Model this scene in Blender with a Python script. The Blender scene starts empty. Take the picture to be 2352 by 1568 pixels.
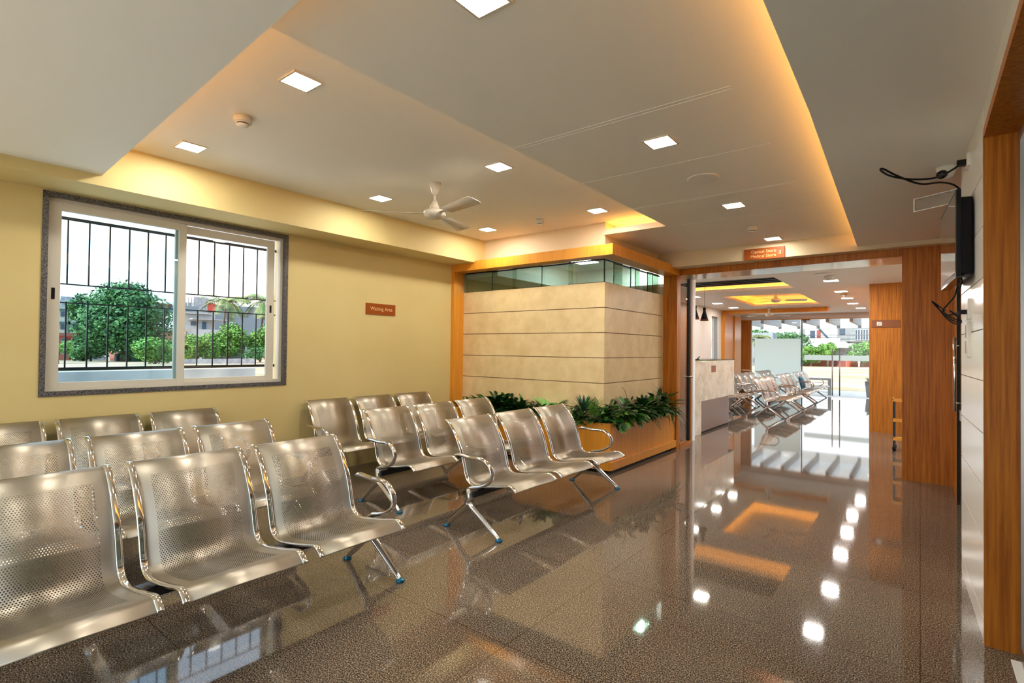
import bpy, math, random
from mathutils import Vector, Matrix
C = bpy.context.scene.collection
SC = bpy.context.scene
PI = math.pi
RAD = math.radians

# ------------------------------------------------------------------ camera
def make_camera():
    a, p, r = 0.6636, 0.01459, 0.01137
    f = Vector((-math.sin(a)*math.cos(p), math.cos(a)*math.cos(p), math.sin(p)))
    rt = Vector((math.cos(a), math.sin(a), 0))
    up = rt.cross(f)
    c, s = math.cos(r), math.sin(r)
    R0 = c*rt + s*up
    U0 = -s*rt + c*up
    cd = bpy.data.cameras.new('camera')
    cd.sensor_width = 36.0
    cd.lens = 1199.2/2352*36
    cd.clip_start = 0.05
    cd.clip_end = 600
    o = bpy.data.objects.new('camera', cd)
    C.objects.link(o)
    m = Matrix(((R0.x, U0.x, -f.x, 0), (R0.y, U0.y, -f.y, 0), (R0.z, U0.z, -f.z, 1.36), (0, 0, 0, 1)))
    o.matrix_world = m
    SC.camera = o
make_camera()

# ------------------------------------------------------------------ world, sun, exposure
SC.view_settings.view_transform = 'Standard'
SC.view_settings.look = 'None'
SC.view_settings.gamma = 1
SC.view_settings.use_curve_mapping = False
SC.view_settings.exposure = 1.5
SC.cycles.transparent_max_bounces = 40
SC.cycles.max_bounces = 10
SC.cycles.diffuse_bounces = 5
SC.cycles.sample_clamp_indirect = 6
SC.cycles.caustics_reflective = False
SC.cycles.caustics_refractive = False
w = bpy.data.worlds.new('sky')
SC.world = w
w.use_nodes = True
nt = w.node_tree
bg = nt.nodes['Background']
tc = nt.nodes.new('ShaderNodeTexCoord')
sp = nt.nodes.new('ShaderNodeSeparateXYZ')
rp = nt.nodes.new('ShaderNodeValToRGB')
nt.links.new(tc.outputs['Generated'], sp.inputs[0])
nt.links.new(sp.outputs[2], rp.inputs[0])
rp.color_ramp.elements[0].position = 0.0
rp.color_ramp.elements[0].color = (0.93, 0.96, 1.0, 1)
rp.color_ramp.elements[1].position = 0.6
rp.color_ramp.elements[1].color = (0.62, 0.78, 1.0, 1)
nt.links.new(rp.outputs[0], bg.inputs[0])
bg.inputs[1].default_value = 0.95
sl = bpy.data.lights.new('sun', 'SUN')
sl.energy = 3.8
sl.angle = RAD(6)
sl.color = (1, 0.95, 0.86)
so = bpy.data.objects.new('sun', sl)
so.rotation_euler = Vector((-0.02, 0.70, -0.61)).to_track_quat('-Z', 'Y').to_euler()
C.objects.link(so)

# ------------------------------------------------------------------ materials
M = {}
def pmat(name, col, rough=0.5, metal=0.0, spec=0.5, emis=None, estr=0.0, coat=0.0):
    m = bpy.data.materials.new(name)
    m.use_nodes = True
    b = m.node_tree.nodes['Principled BSDF']
    b.inputs['Base Color'].default_value = (*col, 1)
    b.inputs['Roughness'].default_value = rough
    b.inputs['Metallic'].default_value = metal
    b.inputs['Specular IOR Level'].default_value = spec
    b.inputs['Coat Weight'].default_value = coat
    b.inputs['Coat Roughness'].default_value = 0.05
    if emis:
        b.inputs['Emission Color'].default_value = (*emis, 1)
        b.inputs['Emission Strength'].default_value = estr
    M[name] = m
    return m
def N(m, t):
    return m.node_tree.nodes.new(t)
def L(m, a, b):
    m.node_tree.links.new(a, b)
def noise_color(m, scale, c1, c2, p1=0.35, p2=0.65, detail=4, vec=(1, 1, 1), bump=0.0, rough=0.5, dist=0.0):
    b = m.node_tree.nodes['Principled BSDF']
    t = N(m, 'ShaderNodeTexCoord')
    mp = N(m, 'ShaderNodeMapping')
    mp.inputs['Scale'].default_value = vec
    n = N(m, 'ShaderNodeTexNoise')
    n.inputs['Scale'].default_value = scale
    n.inputs['Detail'].default_value = detail
    n.inputs['Roughness'].default_value = rough
    n.inputs['Distortion'].default_value = dist
    r = N(m, 'ShaderNodeValToRGB')
    r.color_ramp.elements[0].position = p1
    r.color_ramp.elements[0].color = (*c1, 1)
    r.color_ramp.elements[1].position = p2
    r.color_ramp.elements[1].color = (*c2, 1)
    L(m, t.outputs['Object'], mp.inputs[0])
    L(m, mp.outputs[0], n.inputs[0])
    L(m, n.outputs[0], r.inputs[0])
    L(m, r.outputs[0], b.inputs['Base Color'])
    if bump:
        bp = N(m, 'ShaderNodeBump')
        bp.inputs['Strength'].default_value = bump
        bp.inputs['Distance'].default_value = 0.01
        L(m, n.outputs[0], bp.inputs['Height'])
        L(m, bp.outputs[0], b.inputs['Normal'])
    return m

m = pmat('wall_paint', (0.70, 0.58, 0.26), 0.6)
noise_color(m, 1.3, (0.69, 0.545, 0.24), (0.72, 0.58, 0.265))
m = pmat('ceiling_paint', (0.90, 0.885, 0.84), 0.55)
m = pmat('fascia_paint', (0.74, 0.62, 0.42), 0.55)
m = pmat('white_paint', (0.90, 0.89, 0.87), 0.5)
m = pmat('gloss_white', (0.75, 0.75, 0.74), 0.12)
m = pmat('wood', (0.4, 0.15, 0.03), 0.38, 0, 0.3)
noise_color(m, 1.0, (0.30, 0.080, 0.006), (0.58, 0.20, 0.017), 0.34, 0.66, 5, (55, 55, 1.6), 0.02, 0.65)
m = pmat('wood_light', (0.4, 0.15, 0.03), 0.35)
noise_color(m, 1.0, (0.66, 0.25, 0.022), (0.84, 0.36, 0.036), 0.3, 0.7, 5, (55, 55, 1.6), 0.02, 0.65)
m = pmat('stone_tile', (0.70, 0.50, 0.25), 0.42)
noise_color(m, 5.0, (0.72, 0.53, 0.27), (0.84, 0.66, 0.37), 0.35, 0.65, 8, (1, 1, 1), 0.0, 0.62)
m = pmat('groove_brown', (0.16, 0.06, 0.02), 0.7)
m = pmat('groove_grey', (0.28, 0.22, 0.16), 0.7)
m = pmat('tv_wall_tile', (0.88, 0.86, 0.80), 0.2)
m = pmat('granite_trim', (0.1, 0.1, 0.1), 0.4)
noise_color(m, 160, (0.03, 0.03, 0.034), (0.20, 0.185, 0.18), 0.42, 0.62, 3)
m = pmat('window_frame', (0.66, 0.62, 0.53), 0.35)
m = pmat('dark_metal', (0.018, 0.014, 0.014), 0.45)
m = pmat('black_plastic', (0.004, 0.004, 0.005), 0.45, 0, 0.2)
m = pmat('black_gloss', (0.004, 0.004, 0.006), 0.08)
m = pmat('screen_gloss', (0.01, 0.01, 0.012), 0.015, 0.0, 1.0, coat=1.0)
m = pmat('white_plastic', (0.75, 0.72, 0.66), 0.3)
m = pmat('fan_paint', (0.72, 0.66, 0.56), 0.25)
m = pmat('sign_orange', (0.33, 0.070, 0.006), 0.45, 0, 0.25)
m = pmat('sign_text', (0.82, 0.50, 0.22), 0.4)
m = pmat('sign_dark', (0.22, 0.06, 0.012), 0.3)
m = pmat('chrome', (0.80, 0.78, 0.75), 0.07, 1.0)
m = pmat('cast_chrome', (0.66, 0.64, 0.63), 0.13, 1.0)
m = pmat('brushed_steel', (0.45, 0.43, 0.41), 0.35, 1.0)
m = pmat('foot_film', (0.03, 0.22, 0.40), 0.15, 0.6)
m = pmat('tube_black', (0.006, 0.007, 0.012), 0.35)
m = pmat('soil', (0.02, 0.012, 0.006), 0.9)
m = pmat('marble', (0.6, 0.52, 0.40), 0.1)
noise_color(m, 3.0, (0.58, 0.51, 0.39), (0.78, 0.73, 0.62), 0.35, 0.65, 8, (1, 1, 1), 0, 0.6, 1.5)
m = pmat('downlight', (1, 1, 1), 0.5, 0, 0.5, (1.0, 0.95, 0.84), 62)
m = pmat('downlight_dim', (1, 1, 1), 0.5, 0, 0.5, (1.0, 0.93, 0.80), 28)
m = pmat('downlight_hall', (1, 1, 1), 0.5, 0, 0.5, (1.0, 0.96, 0.91), 92)
m = pmat('room_light', (1, 1, 1), 0.5, 0, 0.5, (0.88, 1.0, 0.94), 15)
m = pmat('cove_led', (1, 1, 1), 0.5, 0, 0.5, (1.0, 0.42, 0.05), 4.8)
m = pmat('cove_led_soft', (1, 1, 1), 0.5, 0, 0.5, (1.0, 0.42, 0.07), 3.2)
m = pmat('cove_led_hall', (1, 1, 1), 0.5, 0, 0.5, (1.0, 0.34, 0.03), 4.5)

def glass(name, tint, ior=1.45, rough=0.0, extra=0.0):
    m = bpy.data.materials.new(name)
    m.use_nodes = True
    nt = m.node_tree
    nt.nodes.remove(nt.nodes['Principled BSDF'])
    out = nt.nodes['Material Output']
    t = N(m, 'ShaderNodeBsdfTransparent')
    t.inputs[0].default_value = (*tint, 1)
    g = N(m, 'ShaderNodeBsdfGlossy')
    g.inputs['Roughness'].default_value = rough
    ge = N(m, 'ShaderNodeNewGeometry')
    dt = N(m, 'ShaderNodeVectorMath'); dt.operation = 'DOT_PRODUCT'
    L(m, ge.outputs['Incoming'], dt.inputs[0]); L(m, ge.outputs['Normal'], dt.inputs[1])
    def mth(op, a, b):
        q = N(m, 'ShaderNodeMath'); q.operation = op
        for i, v in enumerate((a, b)):
            if isinstance(v, (int, float)): q.inputs[i].default_value = v
            elif v is not None: L(m, v, q.inputs[i])
        return q
    r0 = ((ior-1)/(ior+1))**2
    ab = mth('ABSOLUTE', dt.outputs['Value'], None)
    om = mth('SUBTRACT', 1.0, ab.outputs[0])
    pw = mth('POWER', om.outputs[0], 5.0)
    sc_ = mth('MULTIPLY', pw.outputs[0], 1-r0)
    fr = mth('ADD', sc_.outputs[0], r0)
    ad = N(m, 'ShaderNodeMath')
    ad.operation = 'ADD'
    ad.inputs[1].default_value = extra
    ad.use_clamp = True
    mx = N(m, 'ShaderNodeMixShader')
    L(m, fr.outputs[0], ad.inputs[0])
    L(m, ad.outputs[0], mx.inputs[0])
    L(m, t.outputs[0], mx.inputs[1])
    L(m, g.outputs[0], mx.inputs[2])
    L(m, mx.outputs[0], out.inputs[0])
    M[name] = m
glass('glass_clear', (0.97, 0.985, 0.98))
glass('glass_window', (0.80, 0.92, 0.97))
glass('glass_green', (0.74, 0.86, 0.80), 1.5, 0, 0.05)
glass('acrylic', (0.80, 0.78, 0.76), 1.5, 0.12, 0.28)
glass('glass_door', (0.75, 0.78, 0.76), 1.5, 0.0, 0.30)
m = pmat('glass_dark', (0.05, 0.08, 0.06), 0.04, 0, 1.0)
m = pmat('frosted_film', (0.66, 0.72, 0.68), 0.6)
mm = m.node_tree
b = mm.nodes['Principled BSDF']
tr = N(m, 'ShaderNodeBsdfTranslucent')
tr.inputs[0].default_value = (0.92, 0.96, 0.92, 1)
mx = N(m, 'ShaderNodeMixShader')
mx.inputs[0].default_value = 0.78
L(m, b.outputs[0], mx.inputs[1])
L(m, tr.outputs[0], mx.inputs[2])
L(m, mx.outputs[0], mm.nodes['Material Output'].inputs[0])

# polished granite floor: speckle, fine tile joints
m = pmat('granite_floor', (0.1, 0.07, 0.05), 0.045)
b = m.node_tree.nodes['Principled BSDF']
t = N(m, 'ShaderNodeTexCoord')
n1 = N(m, 'ShaderNodeTexNoise'); n1.inputs['Scale'].default_value = 165; n1.inputs['Detail'].default_value = 5; n1.inputs['Roughness'].default_value = 0.7
r1 = N(m, 'ShaderNodeValToRGB')
e = r1.color_ramp.elements
e[0].position = 0.41; e[0].color = (0.020, 0.015, 0.012, 1)
e[1].position = 0.61; e[1].color = (0.50, 0.41, 0.32, 1)
k = e.new(0.5); k.color = (0.115, 0.092, 0.070, 1)
n2 = N(m, 'ShaderNodeTexNoise'); n2.inputs['Scale'].default_value = 1.1; n2.inputs['Detail'].default_value = 3
r2 = N(m, 'ShaderNodeValToRGB')
r2.color_ramp.elements[0].position = 0.3; r2.color_ramp.elements[0].color = (0.80, 0.78, 0.78, 1)
r2.color_ramp.elements[1].position = 0.7; r2.color_ramp.elements[1].color = (1.05, 1.0, 0.95, 1)
mu = N(m, 'ShaderNodeMix'); mu.data_type = 'RGBA'; mu.blend_type = 'MULTIPLY'; mu.inputs[0].default_value = 1
br = N(m, 'ShaderNodeTexBrick')
br.offset = 0.0
br.inputs['Scale'].default_value = 1.0
br.inputs['Mortar Size'].default_value = 0.0022
br.inputs['Brick Width'].default_value = 1.5
br.inputs['Row Height'].default_value = 0.95
br.inputs['Color1'].default_value = (1, 1, 1, 1); br.inputs['Color2'].default_value = (0.95, 0.94, 0.93, 1)
br.inputs['Mortar'].default_value = (0.35, 0.3, 0.27, 1)
mu2 = N(m, 'ShaderNodeMix'); mu2.data_type = 'RGBA'; mu2.blend_type = 'MULTIPLY'; mu2.inputs[0].default_value = 1
L(m, t.outputs['Object'], n1.inputs[0]); L(m, t.outputs['Object'], n2.inputs[0]); L(m, t.outputs['Object'], br.inputs[0])
L(m, n1.outputs[0], r1.inputs[0]); L(m, n2.outputs[0], r2.inputs[0])
L(m, r1.outputs[0], mu.inputs[6]); L(m, r2.outputs[0], mu.inputs[7])
L(m, mu.outputs[2], mu2.inputs[6]); L(m, br.outputs[0], mu2.inputs[7])
L(m, mu2.outputs[2], b.inputs['Base Color'])
b.inputs['Specular IOR Level'].default_value = 0.55
b.inputs['Coat Weight'].default_value = 0.15
b.inputs['Coat Roughness'].default_value = 0.02

# perforated brushed steel (holes are cut through the sheet by the pattern)
def perforated():
    m = pmat('perforated_steel', (0.42, 0.38, 0.315), 0.3, 1.0)
    nt = m.node_tree
    b = nt.nodes['Principled BSDF']
    uv = N(m, 'ShaderNodeUVMap'); uv.uv_map = 'UVMap'
    s = N(m, 'ShaderNodeSeparateXYZ')
    L(m, uv.outputs[0], s.inputs[0])
    def math_(op, a, bb=None, c=None):
        n = N(m, 'ShaderNodeMath'); n.operation = op
        for i, v in enumerate((a, bb, c)):
            if v is None: continue
            if isinstance(v, (int, float)): n.inputs[i].default_value = v
            else: L(m, v, n.inputs[i])
        return n.outputs[0]
    P = 0.0105
    Q = P*math.sqrt(3)
    u = math_('DIVIDE', s.outputs[0], P)
    v = math_('DIVIDE', s.outputs[1], Q)
    def cell(u, v):
        fu = math_('SUBTRACT', math_('FRACT', u), 0.5)
        fv = math_('MULTIPLY', math_('SUBTRACT', math_('FRACT', v), 0.5), math.sqrt(3))
        return math_('ADD', math_('MULTIPLY', fu, fu), math_('MULTIPLY', fv, fv))
    d = math_('MINIMUM', cell(u, v), cell(math_('ADD', u, 0.5), math_('ADD', v, 0.5)))
    hole = math_('LESS_THAN', d, 0.285**2)
    mu_ = math_('LESS_THAN', math_('ABSOLUTE', math_('SUBTRACT', s.outputs[0], 0.235)), 0.188)
    mv_ = math_('LESS_THAN', math_('ABSOLUTE', math_('SUBTRACT', s.outputs[1], 0.485)), 0.385)
    hole = math_('MULTIPLY', hole, math_('MULTIPLY', mu_, mv_))
    t = N(m, 'ShaderNodeBsdfTransparent')
    mx = N(m, 'ShaderNodeMixShader')
    L(m, hole, mx.inputs[0]); L(m, b.outputs[0], mx.inputs[1]); L(m, t.outputs[0], mx.inputs[2])
    L(m, mx.outputs[0], nt.nodes['Material Output'].inputs[0])
    n = N(m, 'ShaderNodeTexNoise'); n.inputs['Scale'].default_value = 3; n.inputs['Detail'].default_value = 3
    tc = N(m, 'ShaderNodeTexCoord'); mp = N(m, 'ShaderNodeMapping'); mp.inputs['Scale'].default_value = (1, 40, 1)
    L(m, tc.outputs['Object'], mp.inputs[0]); L(m, mp.outputs[0], n.inputs[0])
    mr = N(m, 'ShaderNodeMapRange'); mr.inputs[3].default_value = 0.38; mr.inputs[4].default_value = 0.41
    L(m, n.outputs[0], mr.inputs[0]); L(m, mr.outputs[0], b.inputs['Roughness'])
perforated()
# foliage
def leafmat(name, c1, c2, rough=0.4):
    m = pmat(name, c1, rough)
    noise_color(m, 9, c1, c2, 0.35, 0.65, 2)
    return m
leafmat('leaf_dark', (0.006, 0.030, 0.006), (0.018, 0.085, 0.012))
leafmat('leaf_mid', (0.015, 0.085, 0.010), (0.05, 0.20, 0.02))
leafmat('leaf_bright', (0.03, 0.22, 0.010), (0.10, 0.42, 0.03))
leafmat('leaf_blue', (0.020, 0.075, 0.055), (0.05, 0.15, 0.10))
leafmat('leaf_yellow', (0.06, 0.22, 0.02), (0.22, 0.42, 0.05))
m = pmat('leaf_veined', (0.1, 0.4, 0.1), 0.4)
b = m.node_tree.nodes['Principled BSDF']
vo = N(m, 'ShaderNodeTexVoronoi'); vo.feature = 'DISTANCE_TO_EDGE'; vo.inputs['Scale'].default_value = 55
rr = N(m, 'ShaderNodeValToRGB'); rr.color_ramp.elements[0].color = (0.55, 0.72, 0.35, 1); rr.color_ramp.elements[0].position = 0.02
rr.color_ramp.elements[1].color = (0.06, 0.33, 0.05, 1); rr.color_ramp.elements[1].position = 0.10
t = N(m, 'ShaderNodeTexCoord')
L(m, t.outputs['Object'], vo.inputs[0]); L(m, vo.outputs[0], rr.inputs[0]); L(m, rr.outputs[0], b.inputs['Base Color'])
# outdoors
def outleaf(name, c1, c2):
    m = pmat(name, c1, 0.7)
    noise_color(m, 0.9, c1, c2, 0.35, 0.65, 4)
outleaf('tree_green', (0.02, 0.09, 0.03), (0.07, 0.20, 0.05))
outleaf('tree_light', (0.05, 0.17, 0.02), (0.15, 0.30, 0.05))
outleaf('palm_green', (0.06, 0.15, 0.04), (0.24, 0.24, 0.10))
m = pmat('bark', (0.12, 0.08, 0.06), 0.9)
m = pmat('ground', (0.5, 0.3, 0.2), 0.9)
noise_color(m, 0.12, (0.24, 0.20, 0.11), (0.42, 0.29, 0.20), 0.42, 0.55, 8)
m = pmat('concrete', (0.3, 0.3, 0.32), 0.8)
noise_color(m, 1.6, (0.20, 0.22, 0.25), (0.40, 0.41, 0.43), 0.3, 0.7, 6)
m = pmat('concrete_blue', (0.175, 0.216, 0.250), 0.8)
m = pmat('house_white', (0.385, 0.396, 0.406), 0.7)
m = pmat('house_cream', (0.444, 0.444, 0.377), 0.7)
m = pmat('house_grey', (0.166, 0.186, 0.198), 0.7)
m = pmat('house_green', (0.055, 0.111, 0.095), 0.7)
m = pmat('window_blue', (0.033, 0.055, 0.088), 0.3)
m = pmat('door_blue', (0.012, 0.079, 0.179), 0.5)
m = pmat('terracotta', (0.333, 0.122, 0.084), 0.8)
m = pmat('terracotta_dark', (0.187, 0.044, 0.033), 0.8)
m = pmat('red_paint', (0.45, 0.06, 0.04), 0.7)
m = pmat('orange_wall', (0.297, 0.079, 0.040), 0.8)
m = pmat('tarp_blue', (0.055, 0.165, 0.264), 0.6)
m = pmat('hut_orange', (0.344, 0.200, 0.111), 0.8)
m = pmat('awning_white', (0.337, 0.333, 0.317), 0.6)
m = pmat('tile_bounce', (0.46, 0.43, 0.39), 0.3)
m = pmat('paving', (0.62, 0.58, 0.52), 0.8)
m = pmat('skin', (0.30, 0.15, 0.09), 0.6)
m = pmat('cloth_white', (0.75, 0.75, 0.73), 0.8)
m = pmat('hair_black', (0.01, 0.01, 0.01), 0.6)
m = pmat('flower_white', (0.85, 0.85, 0.78), 0.6)

# ------------------------------------------------------------------ mesh builder
class MB:
    def __init__(s):
        s.v = []; s.f = []; s.m = []; s.uv = {}
    def box(s, x0, x1, y0, y1, z0, z1, mi=0):
        n = len(s.v)
        s.v += [(x0, y0, z0), (x1, y0, z0), (x1, y1, z0), (x0, y1, z0), (x0, y0, z1), (x1, y0, z1), (x1, y1, z1), (x0, y1, z1)]
        s.f += [(n, n+3, n+2, n+1), (n+4, n+5, n+6, n+7), (n, n+1, n+5, n+4), (n+1, n+2, n+6, n+5), (n+2, n+3, n+7, n+6), (n+3, n, n+4, n+7)]
        s.m += [mi]*6
        return s
    def prism(s, pts, z0, z1, mi=0):
        a = sum(pts[i][0]*pts[(i+1) % len(pts)][1]-pts[(i+1) % len(pts)][0]*pts[i][1] for i in range(len(pts)))
        if a < 0: pts = pts[::-1]
        n = len(s.v); k = len(pts)
        s.v += [(x, y, z0) for x, y in pts]+[(x, y, z1) for x, y in pts]
        s.f += [tuple(range(n+k-1, n-1, -1)), tuple(range(n+k, n+2*k))]
        s.f += [(n+i, n+(i+1) % k, n+k+(i+1) % k, n+k+i) for i in range(k)]
        s.m += [mi]*(k+2)
        return s
    def sweep(s, path, sec, side=None, scales=None, mi=0, cap=True):
        P = [Vector(p) for p in path]
        k = len(sec); n0 = len(s.v)
        for i, p in enumerate(P):
            t = (P[min(i+1, len(P)-1)]-P[max(i-1, 0)]).normalized()
            if side is None:
                sd = t.cross(Vector((0, 0, 1)))
                if sd.length < 0.05: sd = t.cross(Vector((1, 0, 0)))
                sd.normalize()
            else:
                sd = Vector(side)
            nn = sd.cross(t).normalized()
            sa, sb = scales[i] if scales else (1, 1)
            for a, b in sec:
                s.v.append(tuple(p+sd*a*sa+nn*b*sb))
        for i in range(len(P)-1):
            for j in range(k):
                a = n0+i*k+j; b_ = n0+i*k+(j+1) % k
                s.f.append((a, b_, b_+k, a+k)); s.m.append(mi)
        if cap:
            s.f.append(tuple(range(n0+k-1, n0-1, -1))); s.m.append(mi)
            e = n0+(len(P)-1)*k
            s.f.append(tuple(range(e, e+k))); s.m.append(mi)
        return s
    def tube(s, path, r, n=8, **kw):
        sec = [(r*math.cos(2*PI*i/n), r*math.sin(2*PI*i/n)) for i in range(n)]
        return s.sweep(path, sec, **kw)
    def lathe(s, prof, cx=0, cy=0, n=24, mi=0, cap=True):
        n0 = len(s.v); k = n
        for r, z in prof:
            for i in range(n):
                a = 2*PI*i/n
                s.v.append((cx+r*math.cos(a), cy+r*math.sin(a), z))
        for i in range(len(prof)-1):
            for j in range(k):
                a = n0+i*k+j; b_ = n0+i*k+(j+1) % k
                s.f.append((a, b_, b_+k, a+k)); s.m.append(mi)
        if cap:
            s.f.append(tuple(range(n0+k-1, n0-1, -1))); s.m.append(mi)
            e = n0+(len(prof)-1)*k
            s.f.append(tuple(range(e, e+k))); s.m.append(mi)
        return s
    def face(s, pts, mi=0):
        n = len(s.v)
        s.v += [tuple(p) for p in pts]
        s.f.append(tuple(range(n, n+len(pts)))); s.m.append(mi)
        return s
    def build(s, name, mats, parent=None, smooth=False, bevel=0, world=False, angle=40):
        me = bpy.data.meshes.new(name)
        v = s.v
        if parent is not None and world:
            o3 = ROOTLOC[parent.name]
            v = [(a-o3[0], b-o3[1], c-o3[2]) for a, b, c in v]
        me.from_pydata(v, [], s.f)
        if isinstance(mats, str): mats = [mats]
        for q in mats: me.materials.append(M[q])
        if len(mats) > 1:
            me.polygons.foreach_set('material_index', s.m)
        if s.uv:
            ul = me.uv_layers.new(name='UVMap')
            for lp in me.loops: ul.data[lp.index].uv = s.uv.get(lp.vertex_index, (0, 0))
        me.update()
        o = bpy.data.objects.new(name, me)
        C.objects.link(o)
        if parent is not None: o.parent = parent
        if smooth:
            try: me.shade_smooth_by_angle(angle=RAD(angle))
            except Exception:
                me.polygons.foreach_set('use_smooth', [True]*len(me.polygons))
        if bevel:
            md = o.modifiers.new('bevel', 'BEVEL'); md.width = bevel; md.segments = 2; md.limit_method = 'ANGLE'
        return o
ROOTLOC = {}
def thing(name, loc, label, cat, group=None, rotz=0):
    o = bpy.data.objects.new(name, None)
    o.empty_display_size = 0.1
    C.objects.link(o)
    o.location = loc; o.rotation_euler = (0, 0, rotz)
    ROOTLOC[o.name] = loc
    o['label'] = label; o['category'] = cat
    if group: o['group'] = group
    return o
def tag(o, label, cat, group=None):
    o['label'] = label; o['category'] = cat
    if group: o['group'] = group
    return o
def struct(name, mb, mats, **kw):
    o = mb.build(name, mats, **kw)
    o['kind'] = 'structure'
    return o
def recenter(o):
    """put the origin of a single-mesh thing built in world coordinates at its base"""
    me = o.data
    xs = [v.co for v in me.vertices]
    c = Vector(((min(v.x for v in xs)+max(v.x for v in xs))/2, (min(v.y for v in xs)+max(v.y for v in xs))/2, min(v.z for v in xs)))
    for v in me.vertices: v.co -= c
    o.location = c
    return o
def ring(r, n=10):
    return [(r*math.cos(2*PI*i/n), r*math.sin(2*PI*i/n)) for i in range(n)]
def rrect(a, b, c=0.3):
    """rounded rectangle section, half sizes a,b"""
    k = min(a, b)*c*2
    return [(a, -b+k), (a, b-k), (a-k, b), (-a+k, b), (-a, b-k), (-a, -b+k), (-a+k, -b), (a-k, -b)]
def spline(pts, sub=4):
    out = []
    P = [Vector(p) for p in pts]
    for i in range(len(P)-1):
        p0 = P[max(i-1, 0)]; p1 = P[i]; p2 = P[i+1]; p3 = P[min(i+2, len(P)-1)]
        for j in range(sub):
            t = j/sub
            out.append(tuple(0.5*((2*p1)+(-p0+p2)*t+(2*p0-5*p1+4*p2-p3)*t*t+(-p0+3*p1-3*p2+p3)*t*t*t)))
    out.append(tuple(P[-1]))
    return out
def text(name, s, size, loc, xdir, ydir, mat, parent, align='CENTER'):
    cu = bpy.data.curves.new(name, 'FONT')
    cu.body = s; cu.size = size; cu.extrude = 0.0012; cu.align_x = align; cu.align_y = 'CENTER'
    tmp = bpy.data.objects.new(name+'_tmp', cu)
    C.objects.link(tmp)
    dg = bpy.context.evaluated_depsgraph_get()
    me = bpy.data.meshes.new_from_object(tmp.evaluated_get(dg))
    bpy.data.objects.remove(tmp)
    X = Vector(xdir); Y = Vector(ydir); Z = X.cross(Y)
    base = Vector(loc)-Vector(ROOTLOC[parent.name])
    for v in me.vertices:
        c = v.co.copy()
        v.co = base+X*c.x+Y*c.y+Z*c.z
    me.materials.clear(); me.materials.append(M[mat])
    o = bpy.data.objects.new(name, me)
    C.objects.link(o); o.parent = parent
    return o

# ------------------------------------------------------------------ shell of the building
XW = -5.13
fl = MB(); fl.box(-5.6, 1.4, -3.0, 18.66, -0.12, 0.0)
struct('floor', fl, 'granite_floor')
fl = MB(); fl.box(-5.13, 0.35, -2.8, -0.6, 0.0, 0.004)
struct('floor', fl, 'tile_bounce')  # unseen pale floor added to bounce sunlight onto the ceiling
# window wall with opening
wl = MB()
WY0, WY1, WZ0, WZ1 = 0.922, 2.765, 1.000, 2.470
wl.box(-5.33, XW, -3.0, WY0, 0, 3.0)
wl.box(-5.33, XW, WY1, 8.1, 0, 3.0)
wl.box(-5.33, XW, WY0, WY1, 0, WZ0)
wl.box(-5.33, XW, WY0, WY1, WZ1, 3.0)
struct('wall_left', wl, 'wall_paint')
# beam along the window wall
bm_ = MB(); bm_.box(XW, -4.70, -2.8, 5.374, 2.514, 2.86)
struct('trim_1', bm_, 'wall_paint')
# back wall (behind the camera)
b_ = MB(); b_.box(-5.33, -4.9, -3.0, -2.8, 0, 3.0); b_.box(0.3, 1.4, -3.0, -2.8, 0, 3.0); b_.box(-4.9, 0.3, -3.0, -2.8, 2.45, 3.0)
struct('wall_back', b_, 'wall_paint')
b_ = MB()
for x in (-4.9, -3.6, -2.3, -1.0, 0.25): b_.box(x, x+0.05, -2.95, -2.88, 0, 2.45)
b_.box(-4.9, 0.3, -2.95, -2.88, 2.40, 2.45)
bw = struct('window_added_back', b_, 'window_frame')  # unseen glazing added to let daylight in from behind
b_ = MB(); b_.box(-4.85, 0.25, -2.92, -2.91, 0.0, 2.40); b_.build('glass_pane', 'glass_clear', bw)
b_ = MB(); b_.box(-20, 10, -30, -3.05, -0.3, -0.03); b_.box(-8.9, -5.35, -3.05, 12, -0.3, -0.03); struct('floor', b_, 'paving')  # unseen pale paving added to reflect daylight up at the ceilings
# raised tray ceiling over the benches
t_ = MB()
t_.box(-4.70, -1.90, 0.70, 5.66, 2.837, 2.90)
struct('ceiling', t_, 'ceiling_paint')
# near dropped ceiling (slab with cove on top)
LIP = [(-4.70, 1.137), (-1.71, 0.977), (-0.40, 0.93)]
t_ = MB(); t_.prism([(-4.70, -2.8), (0.9, -2.8), (0.9, 0.90), (-0.40, 0.93), (-1.71, 0.977), (-4.70, 1.137)], 2.593, 2.612)
near = struct('ceiling', t_, 'ceiling_paint')
t_ = MB(); t_.box(-4.70, -0.40, 0.62, 0.68, 2.612, 2.90)
t_.build('cove_back', 'ceiling_paint', near)
t_ = MB(); t_.box(-4.66, -2.2, 0.76, 0.80, 2.614, 2.624); t_.box(-2.1, -0.5, 0.76, 0.78, 2.614, 2.624)
t_.build('cove_light_strip', 'cove_led', near)
# centre panel
t_ = MB()
t_.prism([(-2.13, 0.68), (-0.22, 0.68), (-0.22, 6.93), (-2.857, 6.93), (-2.857, 5.36), (-2.13, 5.36)], 2.687, 2.706)
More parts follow.
